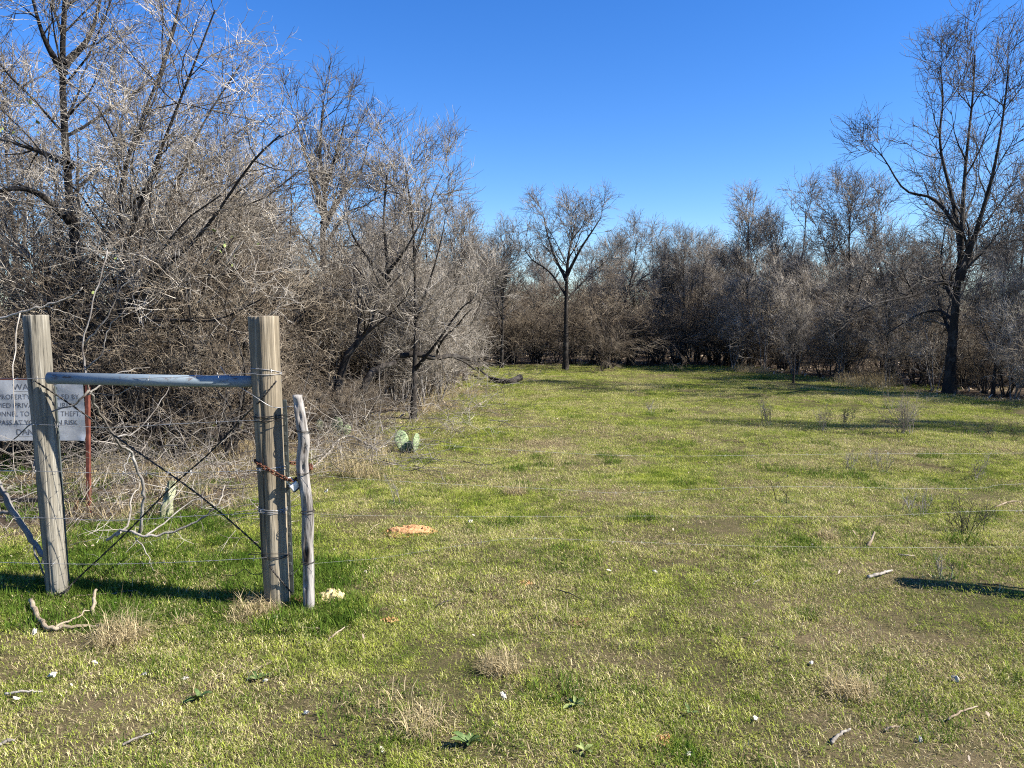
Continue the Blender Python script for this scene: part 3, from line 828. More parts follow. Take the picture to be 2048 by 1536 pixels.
P = np.vstack([field_points(rs, 8, 1.5, 7), field_points(rs, 5, 7, 14), field_points(rs, 14, 4.5, 14, (.3, 1.))])
P[:, 2] += rs.uniform(.004, .025, len(P))
flakes('leaf_litter', rs, P, (.004, .014), 'dead_leaf', 'small curled dead leaves scattered over the pasture grass', 'leaf litter')
P = np.vstack([field_points(rs, 26, 10, 30, (.35, 1.01), 6)])
flakes('forest_litter', rs, P, (.02, .05), 'dead_leaf', 'brown dead leaves covering the floor of the thickets', 'leaf litter')

# ------------------------------------------------------------------ wooden posts
def log_mesh(name, bottom, top, r0, r1, seed, S=56, K=46, groove=.009, lump=.005, chamfer=.006):
    """weathered round post with drying cracks; local origin at its foot"""
    rs = np.random.RandomState(seed)
    B, Tp = Vector((0, 0, -.25)), top - bottom
    ax = (Tp - Vector((0, 0, 0))).normalized()
    B = -ax * .25
    a = ax.orthogonal().normalized(); b = ax.cross(a)
    L = (Tp - B).length
    an = np.arange(S) * 2 * math.pi / S
    cr = [(rs.uniform(0, 6.28), rs.uniform(.025, .055), rs.uniform(.2, 1.), rs.uniform(.0, .7), rs.uniform(.25, 1.)) for _ in range(26)]
    V = []
    for k in range(K):
        t = k / (K - 1)
        r = r0 + (r1 - r0) * t
        rr = np.full(S, r) + lump * np.array([mnoise.noise((math.cos(x) * 1.5 + seed, math.sin(x) * 1.5, t * 5)) for x in an])
        rr += .0012 * np.array([mnoise.noise((x * 9 + seed, 0, t * 2.2)) for x in an])
        for ph, w, dp, t0, ln in cr:
            if t0 < t < t0 + ln or t > .97 and t0 + ln > .8:
                dd = (an - ph - .05 * math.sin(t * 6 + ph) + math.pi) % (2 * math.pi) - math.pi
                rr -= groove * dp * np.exp(-(dd / w) ** 2)
        c = B + ax * (L * t)
        for x, q in zip(an, rr):
            V.append(tuple(c + (a * math.cos(x) + b * math.sin(x)) * q))
    # sawn top: small chamfer, then rings to the middle
    topc = B + ax * L
    last = np.array(V[-S:])
    for sc, dz in ((.965, .004), (.6, .0055), (.25, .005)):
        for i in range(S):
            p = topc + (Vector(last[i]) - topc) * sc + ax * (dz + .0012 * math.sin(i * 2.1 + sc * 9))
            V.append(tuple(p))
    V.append(tuple(topc + ax * .005))
    R_ = K + 3
    Q = [(k * S + i, k * S + (i + 1) % S, (k + 1) * S + (i + 1) % S, (k + 1) * S + i) for k in range(R_ - 1) for i in range(S)]
    T = [((R_ - 1) * S + i, (R_ - 1) * S + (i + 1) % S, R_ * S) for i in range(S)]
    return np_mesh(name, V, Q, T)

LBASE = G(116, 1190); LTOP = R(71, 632, LBASE.y)
RBASE = G(555, 1203); RTOP = R(527, 634, RBASE.y)
p = mobj('fence_post', log_mesh('fence_post', LBASE, LTOP, .051, .061, 3), M['post_grey'], None, LBASE)
tag(p, 'grey leaning round wooden post standing in front of the warning sign', 'fence post')
p = mobj('fence_post', log_mesh('fence_post', RBASE, RTOP, .065, .077, 8), M['post_tan'], None, RBASE)
tag(p, 'thick tan round wooden post with the padlocked chain around it', 'fence post')
FARX = 3.98
p = mobj('fence_post', log_mesh('fence_post', Vector((FARX, 3.86, 0)), Vector((FARX + .02, 3.86, 1.55)), .08, .08, 12, 24, 20), M['post_tan'], None, Vector((FARX, 3.86, 0)))
tag(p, 'wooden gate post beyond the right margin whose shadow crosses the grass', 'fence post')
# second leftward line post outside the frame, the left strands end on it
p = mobj('fence_post', log_mesh('fence_post', Vector((-5.4, 4.3, 0)), Vector((-5.42, 4.3, 1.45)), .07, .07, 14, 24, 20), M['post_grey'], None, Vector((-5.4, 4.3, 0)))
tag(p, 'wooden line post beyond the left margin that carries the left strands', 'fence post')

# brace pipe between the posts
def pipe(name, a, b, r, m, parent=None, S=20, open_end=True):
    mb = MB()
    a, b = Vector(a), Vector(b)
    o = (a + b) / 2
    tubes(mb, np.array([[tuple(a - o), tuple((a * .5 + b * .5) - o + Vector((0, 0, -.003))), tuple(b - o)]]), np.array([[r, r, r]]), S, True)
    return mb.obj(name, M[m], parent, o)
PA, PB = R(97, 756, LBASE.y - .095), R(560, 764, RBASE.y + .03)
bp = pipe('brace_pipe', PA, PB, .031, 'pipe')
tag(bp, 'blue grey steel pipe bracing the two round posts at sign height', 'brace pipe')
# dark steel posts behind the wooden posts
def tpost(base, top, label):
    t = empty('steel_post', base)
    h = (top - base)
    for (w, d, off) in ((.034, .006, (0, -.012)), (.007, .03, (0, .004))):
        nm = 'flange' if w > .02 else 'web'
        x0, y0 = off
        V = []
        for z0, dx in ((-.3, Vector((0, 0, 0))), (h.z, Vector((h.x, h.y, 0)))):
            for sx, sy in ((-1, -1), (1, -1), (1, 1), (-1, 1)):
                V.append((dx.x + x0 + sx * w / 2, dx.y + y0 + sy * d / 2, z0))
        mobj(nm, np_mesh(nm, V, [(0, 1, 5, 4), (1, 2, 6, 5), (2, 3, 7, 6), (3, 0, 4, 7), (4, 5, 6, 7)], None, False), M['steel'], t)
    mb = MB()
    for z in np.arange(.15, h.z - .05, .055):
        c = Vector((h.x * z / h.z, h.y * z / h.z - .018, z))
        V = [(c.x + sx * .008, c.y + sy * .005, c.z + sz * .007) for sz in (-1, 1) for sx, sy in ((-1, -1), (1, -1), (1, 1), (-1, 1))]
        mb.add(V, [(0, 1, 5, 4), (1, 2, 6, 5), (2, 3, 7, 6), (3, 0, 4, 7), (4, 5, 6, 7), (3, 2, 1, 0)])
    s = mb.obj('stud', M['steel'], t, smooth=False); s['kind'] = 'stuff'
    return tag(t, label, 'steel post')
b = G(579, 1200); b.y += .0
tpost(b + Vector((0, .055, 0)), R(568, 800, b.y + .06), 'dark steel post close behind the thick tan post')
b = Vector((LBASE.x + .0, LBASE.y + .10, 0))
tpost(b, R(107, 772, b.y), 'dark steel post close behind the grey leaning post')

# ------------------------------------------------------------------ warning sign
SY = G(175, 1032).y
sg = empty('warning_sign', (R(64, 1032, SY).x, SY, 0))
so = Vector(sg.location)
TLx, BRx = R(-44, 760, SY), R(172, 881, SY)
pw, ph_ = BRx.x - TLx.x, TLx.z - BRx.z
def sheet():
    nx_, nz = 40, 22
    V, Q = [], []
    for side in (0, 1):
        for j in range(nz + 1):
            for i in range(nx_ + 1):
                u, v = i / nx_, j / nz
                w = .006 * mnoise.noise((u * 5, v * 4, 2)) + .012 * mnoise.noise((u * 2, v * 1.5, 7))
                if u > .93 and v < .08: w -= .02 * (u - .93) / .07 * (.08 - v) / .08
                V.append((TLx.x + pw * u - so.x, w + (.003 if side else 0), BRx.z + ph_ * v - so.z))
    m_ = (nx_ + 1) * (nz + 1)
    for j in range(nz):
        for i in range(nx_):
            a = j * (nx_ + 1) + i
            Q.append((a, a + 1, a + nx_ + 2, a + nx_ + 1))
            Q.append((m_ + a + nx_ + 1, m_ + a + nx_ + 2, m_ + a + 1, m_ + a))
    return np_mesh('panel', V, Q)
mobj('panel', sheet(), M['sign'], sg)
def box_between(name, a, b, w, d, m, parent, off):
    a, b = Vector(a) - off, Vector(b) - off
    ax = (b - a).normalized()
    s1 = ax.cross(Vector((0, 1, 0)))
    s1 = s1.normalized() if s1.length > .1 else Vector((1, 0, 0))
    s2 = ax.cross(s1)
    V = [tuple(e + s1 * sx * w / 2 + s2 * sy * d / 2) for e in (a, b) for sx, sy in ((-1, -1), (1, -1), (1, 1), (-1, 1))]
    o = mobj(name, np_mesh(name, V, [(0, 1, 5, 4), (1, 2, 6, 5), (2, 3, 7, 6), (3, 0, 4, 7), (4, 5, 6, 7), (3, 2, 1, 0)], None, False), M[m], parent)
    bv = o.modifiers.new('bevel', 'BEVEL'); bv.width = .002; bv.segments = 1
    return o
for px0, px1 in ((175, 176), (-46, -47)):
    b0 = R(px1, 1034, SY + .02); b0.z = -.2
    box_between('leg', b0, R(px0, 757, SY + .02), .028, .028, 'rust_red', sg, so)
box_between('top_rail', R(-60, 759, SY + .018), R(190, 761, SY + .018), .026, .022, 'rust_red', sg, so)
box_between('lower_rail', R(-60, 1000, SY + .022), R(172, 1000, SY + .022), .03, .03, 'wire_dark', sg, so)
box_between('bracket', R(153, 1001, SY + .0), R(152, 1022, SY + .0), .026, .02, 'rust', sg, so)
def text_mesh(txt, cx, py, hpx, wpx, bold=0.):
    cu = bpy.data.curves.new('lettering', 'FONT')
    cu.body = txt; cu.align_x = 'CENTER'; cu.align_y = 'CENTER'; cu.size = 1; cu.resolution_u = 3; cu.offset = bold
    tmp = bpy.data.objects.new('lettering', cu)
    me = bpy.data.meshes.new_from_object(tmp)
    bpy.data.objects.remove(tmp); bpy.data.curves.remove(cu)
    n = len(me.vertices); co = np.zeros(n * 3, np.float32); me.vertices.foreach_get('co', co); co = co.reshape(-1, 3)
    w = co[:, 0].max() - co[:, 0].min(); h = co[:, 1].max() - co[:, 1].min()
    k = SY / FPX
    c = R(cx, py, SY)
    x = (co[:, 0] - (co[:, 0].max() + co[:, 0].min()) / 2) / w * wpx * k; z = (co[:, 1] - (co[:, 1].max() + co[:, 1].min()) / 2) / h * hpx * k
    wob = np.array([.006 * mnoise.noise(((xx + c.x - TLx.x) / pw * 5, (zz + c.z - BRx.z) / ph_ * 4, 2)) + .012 * mnoise.noise(((xx + c.x - TLx.x) / pw * 2, (zz + c.z - BRx.z) / ph_ * 1.5, 7)) for xx, zz in zip(x, z)])
    co2 = np.stack([x + c.x - so.x, wob - .0009, z + c.z - so.z], -1).astype(np.float32)
    me.vertices.foreach_set('co', co2.ravel()); me.update()
    return me
for txt, cx, py, h, w, bo in (('WARNING', 70, 774, 12, 88, .0), ('THIS PROPERTY PATROLLED BY', 62, 793.5, 10, 194, .0), ('ARMED PRIVATE SECURITY', 64, 810.5, 10, 180, .0),
                              ('PERSONNEL TO PREVENT THEFT.', 64, 827.5, 10, 196, .0), ('TRESPASS AT YOUR OWN RISK', 62, 845, 10, 188, .012), ('DANGER', 66, 864, 12, 66, .0)):
    mobj('lettering', text_mesh(txt, cx, py, h, w, bo), M['ink'], sg)
for x0, x1, py in ((30, 112, 782.5), (36, 98, 872)):
    a, b = R(x0, py, SY) - so, R(x1, py, SY) - so
    V = [(a.x, -.012, a.z - .0016), (b.x, -.012, a.z - .0016), (b.x, -.012, a.z + .0016), (a.x, -.012, a.z + .0016)]
    mobj('underline', np_mesh('underline', V, [(0, 1, 2, 3)], None, False), M['ink'], sg)
tag(sg, 'faded white metal warning sign in a rusty angle iron frame behind the leaning post', 'sign')

# ------------------------------------------------------------------ wires
def wire_pts(mb, pts, r, K=None, twist=True, sag=0., S=5, rs=RS, jit=.0):
    K = K or max(24, len(pts) * 10)
    P = resample(pts, K)
    if jit: P[1:-1] += rs.normal(0, jit, P[1:-1].shape)
    if sag: P[:, 2] -= sag * 4 * np.linspace(0, 1, K) * (1 - np.linspace(0, 1, K))
    tubes(mb, P[None], np.full((1, K), r), S, True)
    return P

def barbs(mb, P, step=.13, r=.0011, l=.014, rs=RS):
    seg = np.linalg.norm(np.diff(P, axis=0), axis=1); s = np.concatenate([[0], np.cumsum(seg)])
    st, d = [], []
    for q in np.arange(step / 2, s[-1], step):
        i = min(np.searchsorted(s, q) - 1, len(P) - 2); f = (q - s[i]) / max(seg[i], 1e-6)
        c = P[i] * (1 - f) + P[i + 1] * f
        t = (P[i + 1] - P[i]) / max(seg[i], 1e-6)
        for sg_ in (1, -1):
            v = rs.normal(0, 1, 3); v -= t * v.dot(t); v /= np.linalg.norm(v)
            e = v * l + t * rs.normal(0, .003)
            st.append([c - e, c + e])
            c = c + t * .005
    st = np.array(st)
    tubes(mb, st, np.full(st.shape[:2], r), 3)

def ring(center, r, r2, tilt, axis, n=24, z1=0.):
    """points of a loop round a post"""
    out = []
    for k in range(n + 1):
        a = 2 * math.pi * k / n
        out.append(center + Vector((math.cos(a) * r, math.sin(a) * r, math.cos(a + tilt[1]) * tilt[0] + z1 * k / n)))
    return out

def axis_at(base, top, py):
    """point on a post's axis seen at picture row py"""
    lo, hi = 0., 1.
    for _ in range(40):
        m_ = (lo + hi) / 2
        p_ = base + (top - base) * m_
        rel = p_ - Vector((0, 0, CAM_H))
        dep = rel.y * CP - rel.z * SP; up_ = rel.y * SP + rel.z * CP
        yy = 768 - FPX * up_ / dep
        if yy > py: lo = m_
        else: hi = m_
    return base + (top - base) * lo

def post_r(py): return .065 + .012 * (1203 - py) / 570 + .004
LEFT = [(755, 744, .004), (846, 836, 0), (938, 935, .0), (1030, 1018, .0), (1120, 1107, .0)]
for i, (yl, yr, t_) in enumerate(LEFT):
    c = axis_at(RBASE, RTOP, yr)
    rr_ = post_r(yr)
    w = empty('barbed_wire', (0, 4.2, c.z)); wo_ = Vector(w.location)
    cl = axis_at(LBASE, LTOP, yl)
    a = R(-420, yl + 3, 4.3); m1 = cl + Vector((0, -.062, 0)); e = c + Vector((-.02, -rr_, 0))
    mb = MB()
    P = resample([p_ - wo_ for p_ in (a, R(-150, yl + 1, 4.22), m1, m1.lerp(e, .33) - Vector((0, 0, .012 + .01 * (i % 2))), m1.lerp(e, .66) - Vector((0, 0, .01)), e)], 70)
    tubes(mb, P[None], np.full((1, 70), .0016), 5)
    barbs(mb, P, .125)
    mb.obj('strand', M['wire'], w)
    mb = MB()
    for k in range(2 + (i % 2)):
        pts = ring(c + Vector((0, 0, (k - .5) * .008)), rr_, rr_, (.006 + .012 * (i == 0) * (k == 1), RS.uniform(0, 6)), None)
        tubes(mb, np.array([[tuple(p_ - wo_) for p_ in pts]]), np.full((1, len(pts)), .0019), 4)
        barbs(mb, np.array([tuple(p_ - wo_) for p_ in pts]), .12, .0012, .012)
    mb.obj('wrap', M['wire'] if i in (0, 2, 3) else M['wire_dark'], w)
    tag(w, ['top barbed wire strand stretched past the sign at the brace pipe', 'second barbed wire strand from the top, crossing the lower lettering of the sign',
            'middle barbed wire strand ending at the chained spot of the tan post', 'fourth barbed wire strand from the top between the round posts',
            'lowest barbed wire strand close above the grass between the posts'][i], 'barbed wire', 'barbed wire strands on the brace posts')

# twisted diagonal brace wires
def twisted(name, pts, r, gap, turns, label, m='wire_dark', K=150):
    o = Vector(pts[len(pts) // 2]); w = empty(name, o)
    P = resample([p_ - o for p_ in pts], K)
    T = norm(np.gradient(P, axis=0)); A = norm(np.cross(T, np.array([0, 1., 0]))); B = np.cross(T, A)
    for s_ in (0, math.pi):
        ph = np.linspace(0, turns * 2 * math.pi, K) + s_
        mb = MB(); tubes(mb, (P + gap * (np.cos(ph)[:, None] * A + np.sin(ph)[:, None] * B))[None], np.full((1, K), r), 5, True)
        mb.obj('strand', M[m], w)
    return tag(w, label, 'brace wire')
yf = 4.03
twisted('brace_wire', [R(70, 762, LBASE.y - .085), R(150, 815, 4.13), R(270, 900, 4.13), R(400, 992, 4.1), R(520, 1096, 4.08), R(545, 1140, RBASE.y - .085), R(583, 1186, RBASE.y - .04)], .0028, .003, 26,
        'dark twisted wire slanting from the leaning post top to the tan post foot')
twisted('brace_wire', [R(553, 762, RBASE.y - .085), R(520, 802, RBASE.y - .09), R(489, 832, 4.1), R(420, 905, 4.13), R(345, 972, 4.15), R(250, 1068, 4.16), R(150, 1162, 4.16), R(135, 1180, LBASE.y - .07), R(100, 1195, LBASE.y - .07)], .0028, .003, 26,
        'dark twisted wire slanting from the tan post top to the leaning post foot')
def loose_wire(label, pts, r=.002, m='wire_dark', K=60, name='loose_wire'):
    mb = MB(); o = Vector(pts[0])
    P = resample([p_ - o for p_ in pts], K); tubes(mb, P[None], np.full((1, K), r), 5, True)
    return tag(mb.obj(name, M[m], None, o), label, 'wire')
cx, cy = 512, 1127
loose_wire('curled dark wire end looping beside the foot of the tan post', [R(575, 1108, RBASE.y - .08), R(530, 1108, RBASE.y - .09)] + [R(cx + 26 * math.cos(a), cy + 22 * math.sin(a), 4.02 + .02 * k / 9) for k, a in enumerate(np.linspace(-2.2, 2.6, 9))] + [R(470, 1150, 4.05), R(448, 1152, 4.05)])
loose_wire('thin pale wire drooping from the brace pipe across the tan post to the stick', [R(440, 732, 4.15), R(463, 762, 4.1), R(505, 790, RBASE.y - .1), R(540, 812, RBASE.y - .095), R(562, 815, RBASE.y - .08), R(594, 812, 4.06), R(610, 815, 4.04)], .0016, 'wire')
loose_wire('dark tie wire joining the tan post to the gate stick at the second strand', [R(506, 822, RBASE.y - .03), R(520, 838, RBASE.y - .088), R(545, 842, RBASE.y - .085), R(572, 834, RBASE.y - .07), R(598, 828, 4.04), R(613, 824, 4.045)], .002)
loose_wire('small wire spring hanging on the dark steel post behind the tan post', [R(581 + 4 * math.cos(a), 1040 + a * 1.6, RBASE.y + .03 + .012 * math.sin(a)) for a in np.linspace(0, 18, 40)], .0013)
loose_wire('bent wire hooked from the tan post to the bottom of the gate stick', [R(585, 1150, RBASE.y + .03), R(596, 1138, 4.1), R(606, 1124, 4.05), R(628, 1120, 4.04)], .0016)

# ------------------------------------------------------------------ wire gate: stick and strands
gb = G(619, 1211)
wg = empty('wire_gate', gb); go_ = Vector(gb)
cl_px = [(594, 790), (599, 820), (604, 850), (608, 880), (604, 920), (607, 955), (612, 990), (616, 1040), (614, 1090), (617, 1140), (618, 1180), (619, 1212)][::-1]
cl_w = [R(x, y, gb.y) - go_ for x, y in cl_px]; cl_w[0].z = -.12
K = 60; S = 28
Pc = resample(cl_w, K)
rsx = np.random.RandomState(5)
wid = np.interp(np.linspace(0, 1, K), [0, .2, .45, .7, .9, 1], [.031, .029, .03, .031, .029, .024])
an = np.arange(S) * 2 * math.pi / S
V = []
holes = [(.13, 4.3), (.26, 4.7), (.42, 4.4), (.6, 5.1), (.78, 4.2), (.87, 4.9), (.95, 4.5), (.5, 4.0), (.69, 5.3)]
for k in range(K):
    t = k / (K - 1)
    for a in an:
        r = wid[k] * (1 + .16 * mnoise.noise((math.cos(a) * 1.3, math.sin(a) * 1.3, t * 7)) + .10 * mnoise.noise((a * 2.5, t * 3, 4)))
        for th, ha in holes:
            dd = (a - ha + math.pi) % (2 * math.pi) - math.pi
            r -= .016 * math.exp(-((t - th) / .022) ** 2 - (dd / .28) ** 2)
        V.append((Pc[k, 0] + r * math.cos(a), Pc[k, 1] + r * math.sin(a), Pc[k, 2]))
V.append((Pc[-1, 0], Pc[-1, 1], Pc[-1, 2] + .002))
Q = [(k * S + i, k * S + (i + 1) % S, (k + 1) * S + (i + 1) % S, (k + 1) * S + i) for k in range(K - 1) for i in range(S)]
T = [((K - 1) * S + i, (K - 1) * S + (i + 1) % S, K * S) for i in range(S)]
mobj('stick', np_mesh('stick', V, Q, T), M['stay'], wg)
GW = [[(612, 866), (700, 874), (800, 884), (1060, 902), (1300, 912), (1700, 908), (2048, 906), (2500, 900)],
      [(612, 948), (700, 956), (860, 966), (1100, 978), (1250, 986), (1400, 978), (1600, 973), (1820, 977), (1960, 976), (2048, 968), (2500, 968)],
      [(617, 1027), (720, 1031), (1000, 1033), (1300, 1032), (1700, 1033), (1800, 1030), (1940, 1023), (2048, 1021), (2500, 1022)],
      [(618, 1128), (700, 1121), (760, 1116), (900, 1094), (1040, 1077), (1240, 1083), (1500, 1092), (1800, 1095), (2048, 1094), (2500, 1098)]]
for i, pts in enumerate(GW):
    mb = MB()
    P = resample([R(x, y, gb.y - .035 + .0 * x) - go_ for x, y in pts], 160)
    tubes(mb, P[None], np.full((1, 160), .0006), 4)
    barbs(mb, P, .14, .0007, .008)
    mb.obj('strand', M['wire_pale'], wg)
    c = Vector(P[0]); mb = MB()
    i0 = int(np.argmin(np.abs(Pc[:, 2] - c.z)))
    for k in range(2):
        pts2 = ring(Vector((Pc[i0, 0], Pc[i0, 1], c.z + k * .006)), .036, .036, (.006, RS.uniform(0, 6)), None, 18)
        tubes(mb, np.array([[tuple(q) for q in pts2]]), np.full((1, 19), .0018), 4)
    mb.obj('tie', M['wire_dark'], wg)
tag(wg, 'wire gate of thin barbed strands tied to a bleached crooked stick beside the tan post', 'gate')

# ------------------------------------------------------------------ chain and padlock
def link_mesh():
    n, m_ = 16, 6
    hl, hw, r = .0105, .0085, .0036
    V = []
    for i in range(n):
        a = 2 * math.pi * i / n
        cx_ = hw * math.cos(a); cz = hw * math.sin(a) + (hl if math.sin(a) > 0 else -hl)
        nx_, nz_ = math.cos(a), math.sin(a)
        for j in range(m_):
            b_ = 2 * math.pi * j / m_
            V.append((cx_ + nx_ * r * math.cos(b_), r * math.sin(b_), cz + nz_ * r * math.cos(b_)))
    Q = [(i * m_ + j, i * m_ + (j + 1) % m_, ((i + 1) % n) * m_ + (j + 1) % m_, ((i + 1) % n) * m_ + j) for i in range(n) for j in range(m_)]
    return np_mesh('link', V, Q)
fy = RBASE.y - .1
ch_pts = [R(512, 922, RBASE.y - .03), R(520, 930, fy + .02), R(540, 941, fy), R(562, 953, fy), R(580, 960, fy + .01), R(596, 957, 4.0), R(610, 948, 4.015), R(622, 936, 4.04), R(618, 930, 4.11), R(598, 928, 4.15), R(575, 925, RBASE.y + .1), R(545, 923, RBASE.y + .11), R(517, 921, RBASE.y + .06), R(511, 921, RBASE.y)]
o = ch_pts[4]; ch = empty('chain', o)
P = resample([p_ - o for p_ in ch_pts], 400)
s = np.concatenate([[0], np.cumsum(np.linalg.norm(np.diff(P, axis=0), axis=1))])
lm = link_mesh(); lm.materials.append(M['rust'])
q, k = 0., 0
while q < s[-1]:
    i = min(int(np.searchsorted(s, q)), 398)
    t = Vector(P[min(i + 3, 399)] - P[max(i - 3, 0)]).normalized()
    rot = t.to_track_quat('Z', 'Y') @ Matrix.Rotation(math.pi / 4 + (math.pi / 2 if k % 2 else 0) + RS.normal(0, .15), 4, 'Z').to_quaternion()
    l = bpy.data.objects.new('link', lm); l.location = Vector(P[i]); l.rotation_mode = 'QUATERNION'; l.rotation_quaternion = rot
    link(l, ch)
    q += .026; k += 1
tag(ch, 'rusty brown chain looped around the tan post and the gate stick', 'chain')

lo_ = R(589, 972, 3.955); pl = empty('padlock', lo_)
def bev_box(name, sx, sy, sz, m, parent, loc, rotm, bw=.004):
    V = [(x * sx / 2, y * sy / 2, z * sz / 2) for z in (-1, 1) for x, y in ((-1, -1), (1, -1), (1, 1), (-1, 1))]
    o_ = mobj(name, np_mesh(name, V, [(0, 1, 5, 4), (1, 2, 6, 5), (2, 3, 7, 6), (3, 0, 4, 7), (4, 5, 6, 7), (3, 2, 1, 0)], None, False), M[m], parent, loc)
    o_.rotation_euler = rotm
    bv = o_.modifiers.new('bevel', 'BEVEL'); bv.width = bw; bv.segments = 3
    return o_
pl.rotation_euler = (0, rad(-38), rad(34))
bev_box('body', .046, .024, .038, 'lock', pl, (0, 0, 0), (0, 0, 0))
bev_box('bumper', .047, .025, .008, 'rubber', pl, (0, 0, -.0205), (0, 0, 0), .002)
mb = MB()
sh = [Vector((-.014, 0, .015)), Vector((-.014, 0, .042)), Vector((-.010, 0, .052)), Vector((0, 0, .056)), Vector((.010, 0, .052)), Vector((.014, 0, .042)), Vector((.014, 0, .015))]
tube1(mb, sh, .0038, None, 30, 10)
mb.obj('shackle', M['lock'], pl)
tag(pl, 'silver padlock hanging tilted from the rusty chain beside the tan post', 'padlock')

# ------------------------------------------------------------------ cacti, stump, dirt
def pad_mesh(w, h, t, seed):
    n, m_ = 20, 12
    V = []
    for i in range(m_ + 1):
        ph = math.pi * i / m_
        for j in range(n):
            a = 2 * math.pi * j / n
            x = math.sin(ph) * math.cos(a); y = math.sin(ph) * math.sin(a); z = -math.cos(ph)
            ww = w * (.62 + .38 * min(1, (z + 1) / 1.1))
            V.append((x * ww / 2 * (1 + .05 * mnoise.noise((x * 2 + seed, y, z * 2))), y * t / 2, (z + 1) * h / 2))
    Q = [(i * n + j, i * n + (j + 1) % n, (i + 1) * n + (j + 1) % n, (i + 1) * n + j) for i in range(m_) for j in range(n)]
    return np_mesh('pad', V, Q)
def cactus(base, pads, label):
    t = empty('prickly_pear', base)
    for k, (dx, dy, dz, w, h, th, rx, ry, rz) in enumerate(pads):
        pd = mobj('pad', pad_mesh(w, h, th, k), M['cactus'], t, Vector((dx, dy, dz)))
        pd.rotation_euler = (rx, ry, rz)
        mb = MB(); st = []
        r = np.random.RandomState(k + 40)
        for i in np.linspace(-.8, .8, 6):
            for j in np.linspace(-.8, .9, 8):
                if i * i + j * j < .95:
                    y = math.sqrt(max(0, 1 - i * i - j * j)) * th / 2
                    for sg_ in (-1, 1):
                        for _ in range(3):
                            p0 = np.array([i * w / 2 * .95, sg_ * y, (j + 1) * h / 2])
                            st.append([p0, p0 + r.normal(0, .008, 3) + np.array([0, sg_ * .014, .004])])
        st = np.array(st); tubes(mb, st, np.tile([[.0012, .0004]], (len(st), 1)), 3)
        sp = mb.obj('spine', M['spine'], pd); sp['kind'] = 'stuff'
    return tag(t, label, 'cactus')
cactus(G(812, 902), [(-.03, 0, .0, .17, .25, .035, rad(-8), rad(-6), rad(25)), (.10, -.03, 0, .16, .22, .035, rad(5), rad(8), rad(70)), (.02, .05, 0, .10, .13, .03, rad(10), rad(20), rad(-20))],
       'pale green prickly pear of two large pads growing in the open grass')
cactus(G(672, 872), [(0, 0, 0, .17, .26, .035, rad(-5), rad(4), rad(-15)), (.1, .05, 0, .12, .16, .03, rad(6), rad(16), rad(30))], 'prickly pear half hidden in dead grass behind the gate stick')
cactus(G(645, 862), [(-.05, .1, 0, .11, .16, .03, rad(5), rad(-10), rad(40))], 'small single prickly pear pad in the shade under the crooked tree')

def rock_mesh(name, sx, sy, sz, seed, n=10, m_=7, amp=.28, dome=False):
    V = []
    for i in range(m_ + 1):
        ph = (math.pi * (.5 + .5 * i / m_)) if dome else math.pi * i / m_
        for j in range(n):
            a = 2 * math.pi * j / n
            x, y, z = math.sin(ph) * math.cos(a), math.sin(ph) * math.sin(a), -math.cos(ph)
            f = 1 + amp * mnoise.noise((x * 1.7 + seed * 3.1, y * 1.7, z * 1.7)) + amp * .5 * mnoise.noise((x * 4 + seed, y * 4, z * 4))
            V.append((x * sx * f, y * sy * f, z * sz * f))
    Q = [(i * n + j, i * n + (j + 1) % n, (i + 1) * n + (j + 1) % n, (i + 1) * n + j) for i in range(m_) for j in range(n)]
    return np_mesh(name, V, Q)
def mound(px, py, w, d, h, m, label, seed):
    g = G(px, py)
    rs_ = np.random.RandomState(seed)
    t = mobj('dirt_mound', rock_mesh('dirt_mound', w, d, h, seed, 48, 12, .3, True), M[m], None, g + Vector((0, 0, -.006)))
    tag(t, label, 'dirt mound')
    mb = MB(); 
    for k in range(46):
        a = rs_.uniform(0, 6.28); q_ = math.sqrt(rs_.uniform(0, 1)) * 1.12
        s_ = rs_.uniform(.004, .012)
        me_V = np.array([(1, 0, 0), (-1, 0, 0), (0, 1, 0), (0, -1, 0), (0, 0, 1), (0, 0, -1)]) * s_ * rs_.uniform(.6, 1.2, (6, 1))
        mb.add(me_V + np.array([math.cos(a) * w * q_, math.sin(a) * d * q_, h * max(0, 1 - q_ * q_) ** .5 * .95 + .004]), None,
               [(0, 2, 4), (2, 1, 4), (1, 3, 4), (3, 0, 4), (2, 0, 5), (1, 2, 5), (3, 1, 5), (0, 3, 5)])
    c_ = mb.obj('clod', M[m], t, smooth=False); c_['kind'] = 'stuff'
mound(822, 1064, .20, .10, .05, 'dirt_orange', 'long orange dirt mound in the grass right of the gate stick', 4)
mound(664, 1192, .075, .055, .05, 'dirt_yellow', 'round yellow sand mound at the foot of the gate stick', 5)
mound(600, 1200, .05, .10, .02, 'dirt_red', 'dark red dirt patch between the tan post and the gate stick', 6)
mound(1165, 1245, .07, .07, .012, 'dirt_red', 'small bare red dirt patch in the middle of the near grass', 7)
mound(780, 1232, .05, .03, .012, 'dirt_orange', 'small orange dirt patch in front of the yellow mound', 8)
mound(1050, 1165, .045, .025, .012, 'dirt_orange', 'small faint orange dirt patch beyond the red one', 9)
mound(1325, 1480, .045, .05, .012, 'dirt_orange', 'orange dirt patch near the bottom edge of the picture', 10)

sb = G(332, 1040)
st_ = empty('stump', sb)
mobj('bole', log_mesh('bole', sb, sb + Vector((.03, .03, .27)), .06, .012, 31, 20, 18, .012, .05), M['lichen'], st_)
tag(st_, 'short pointed pale stump covered in lichen behind the crossed brace wires', 'stump')

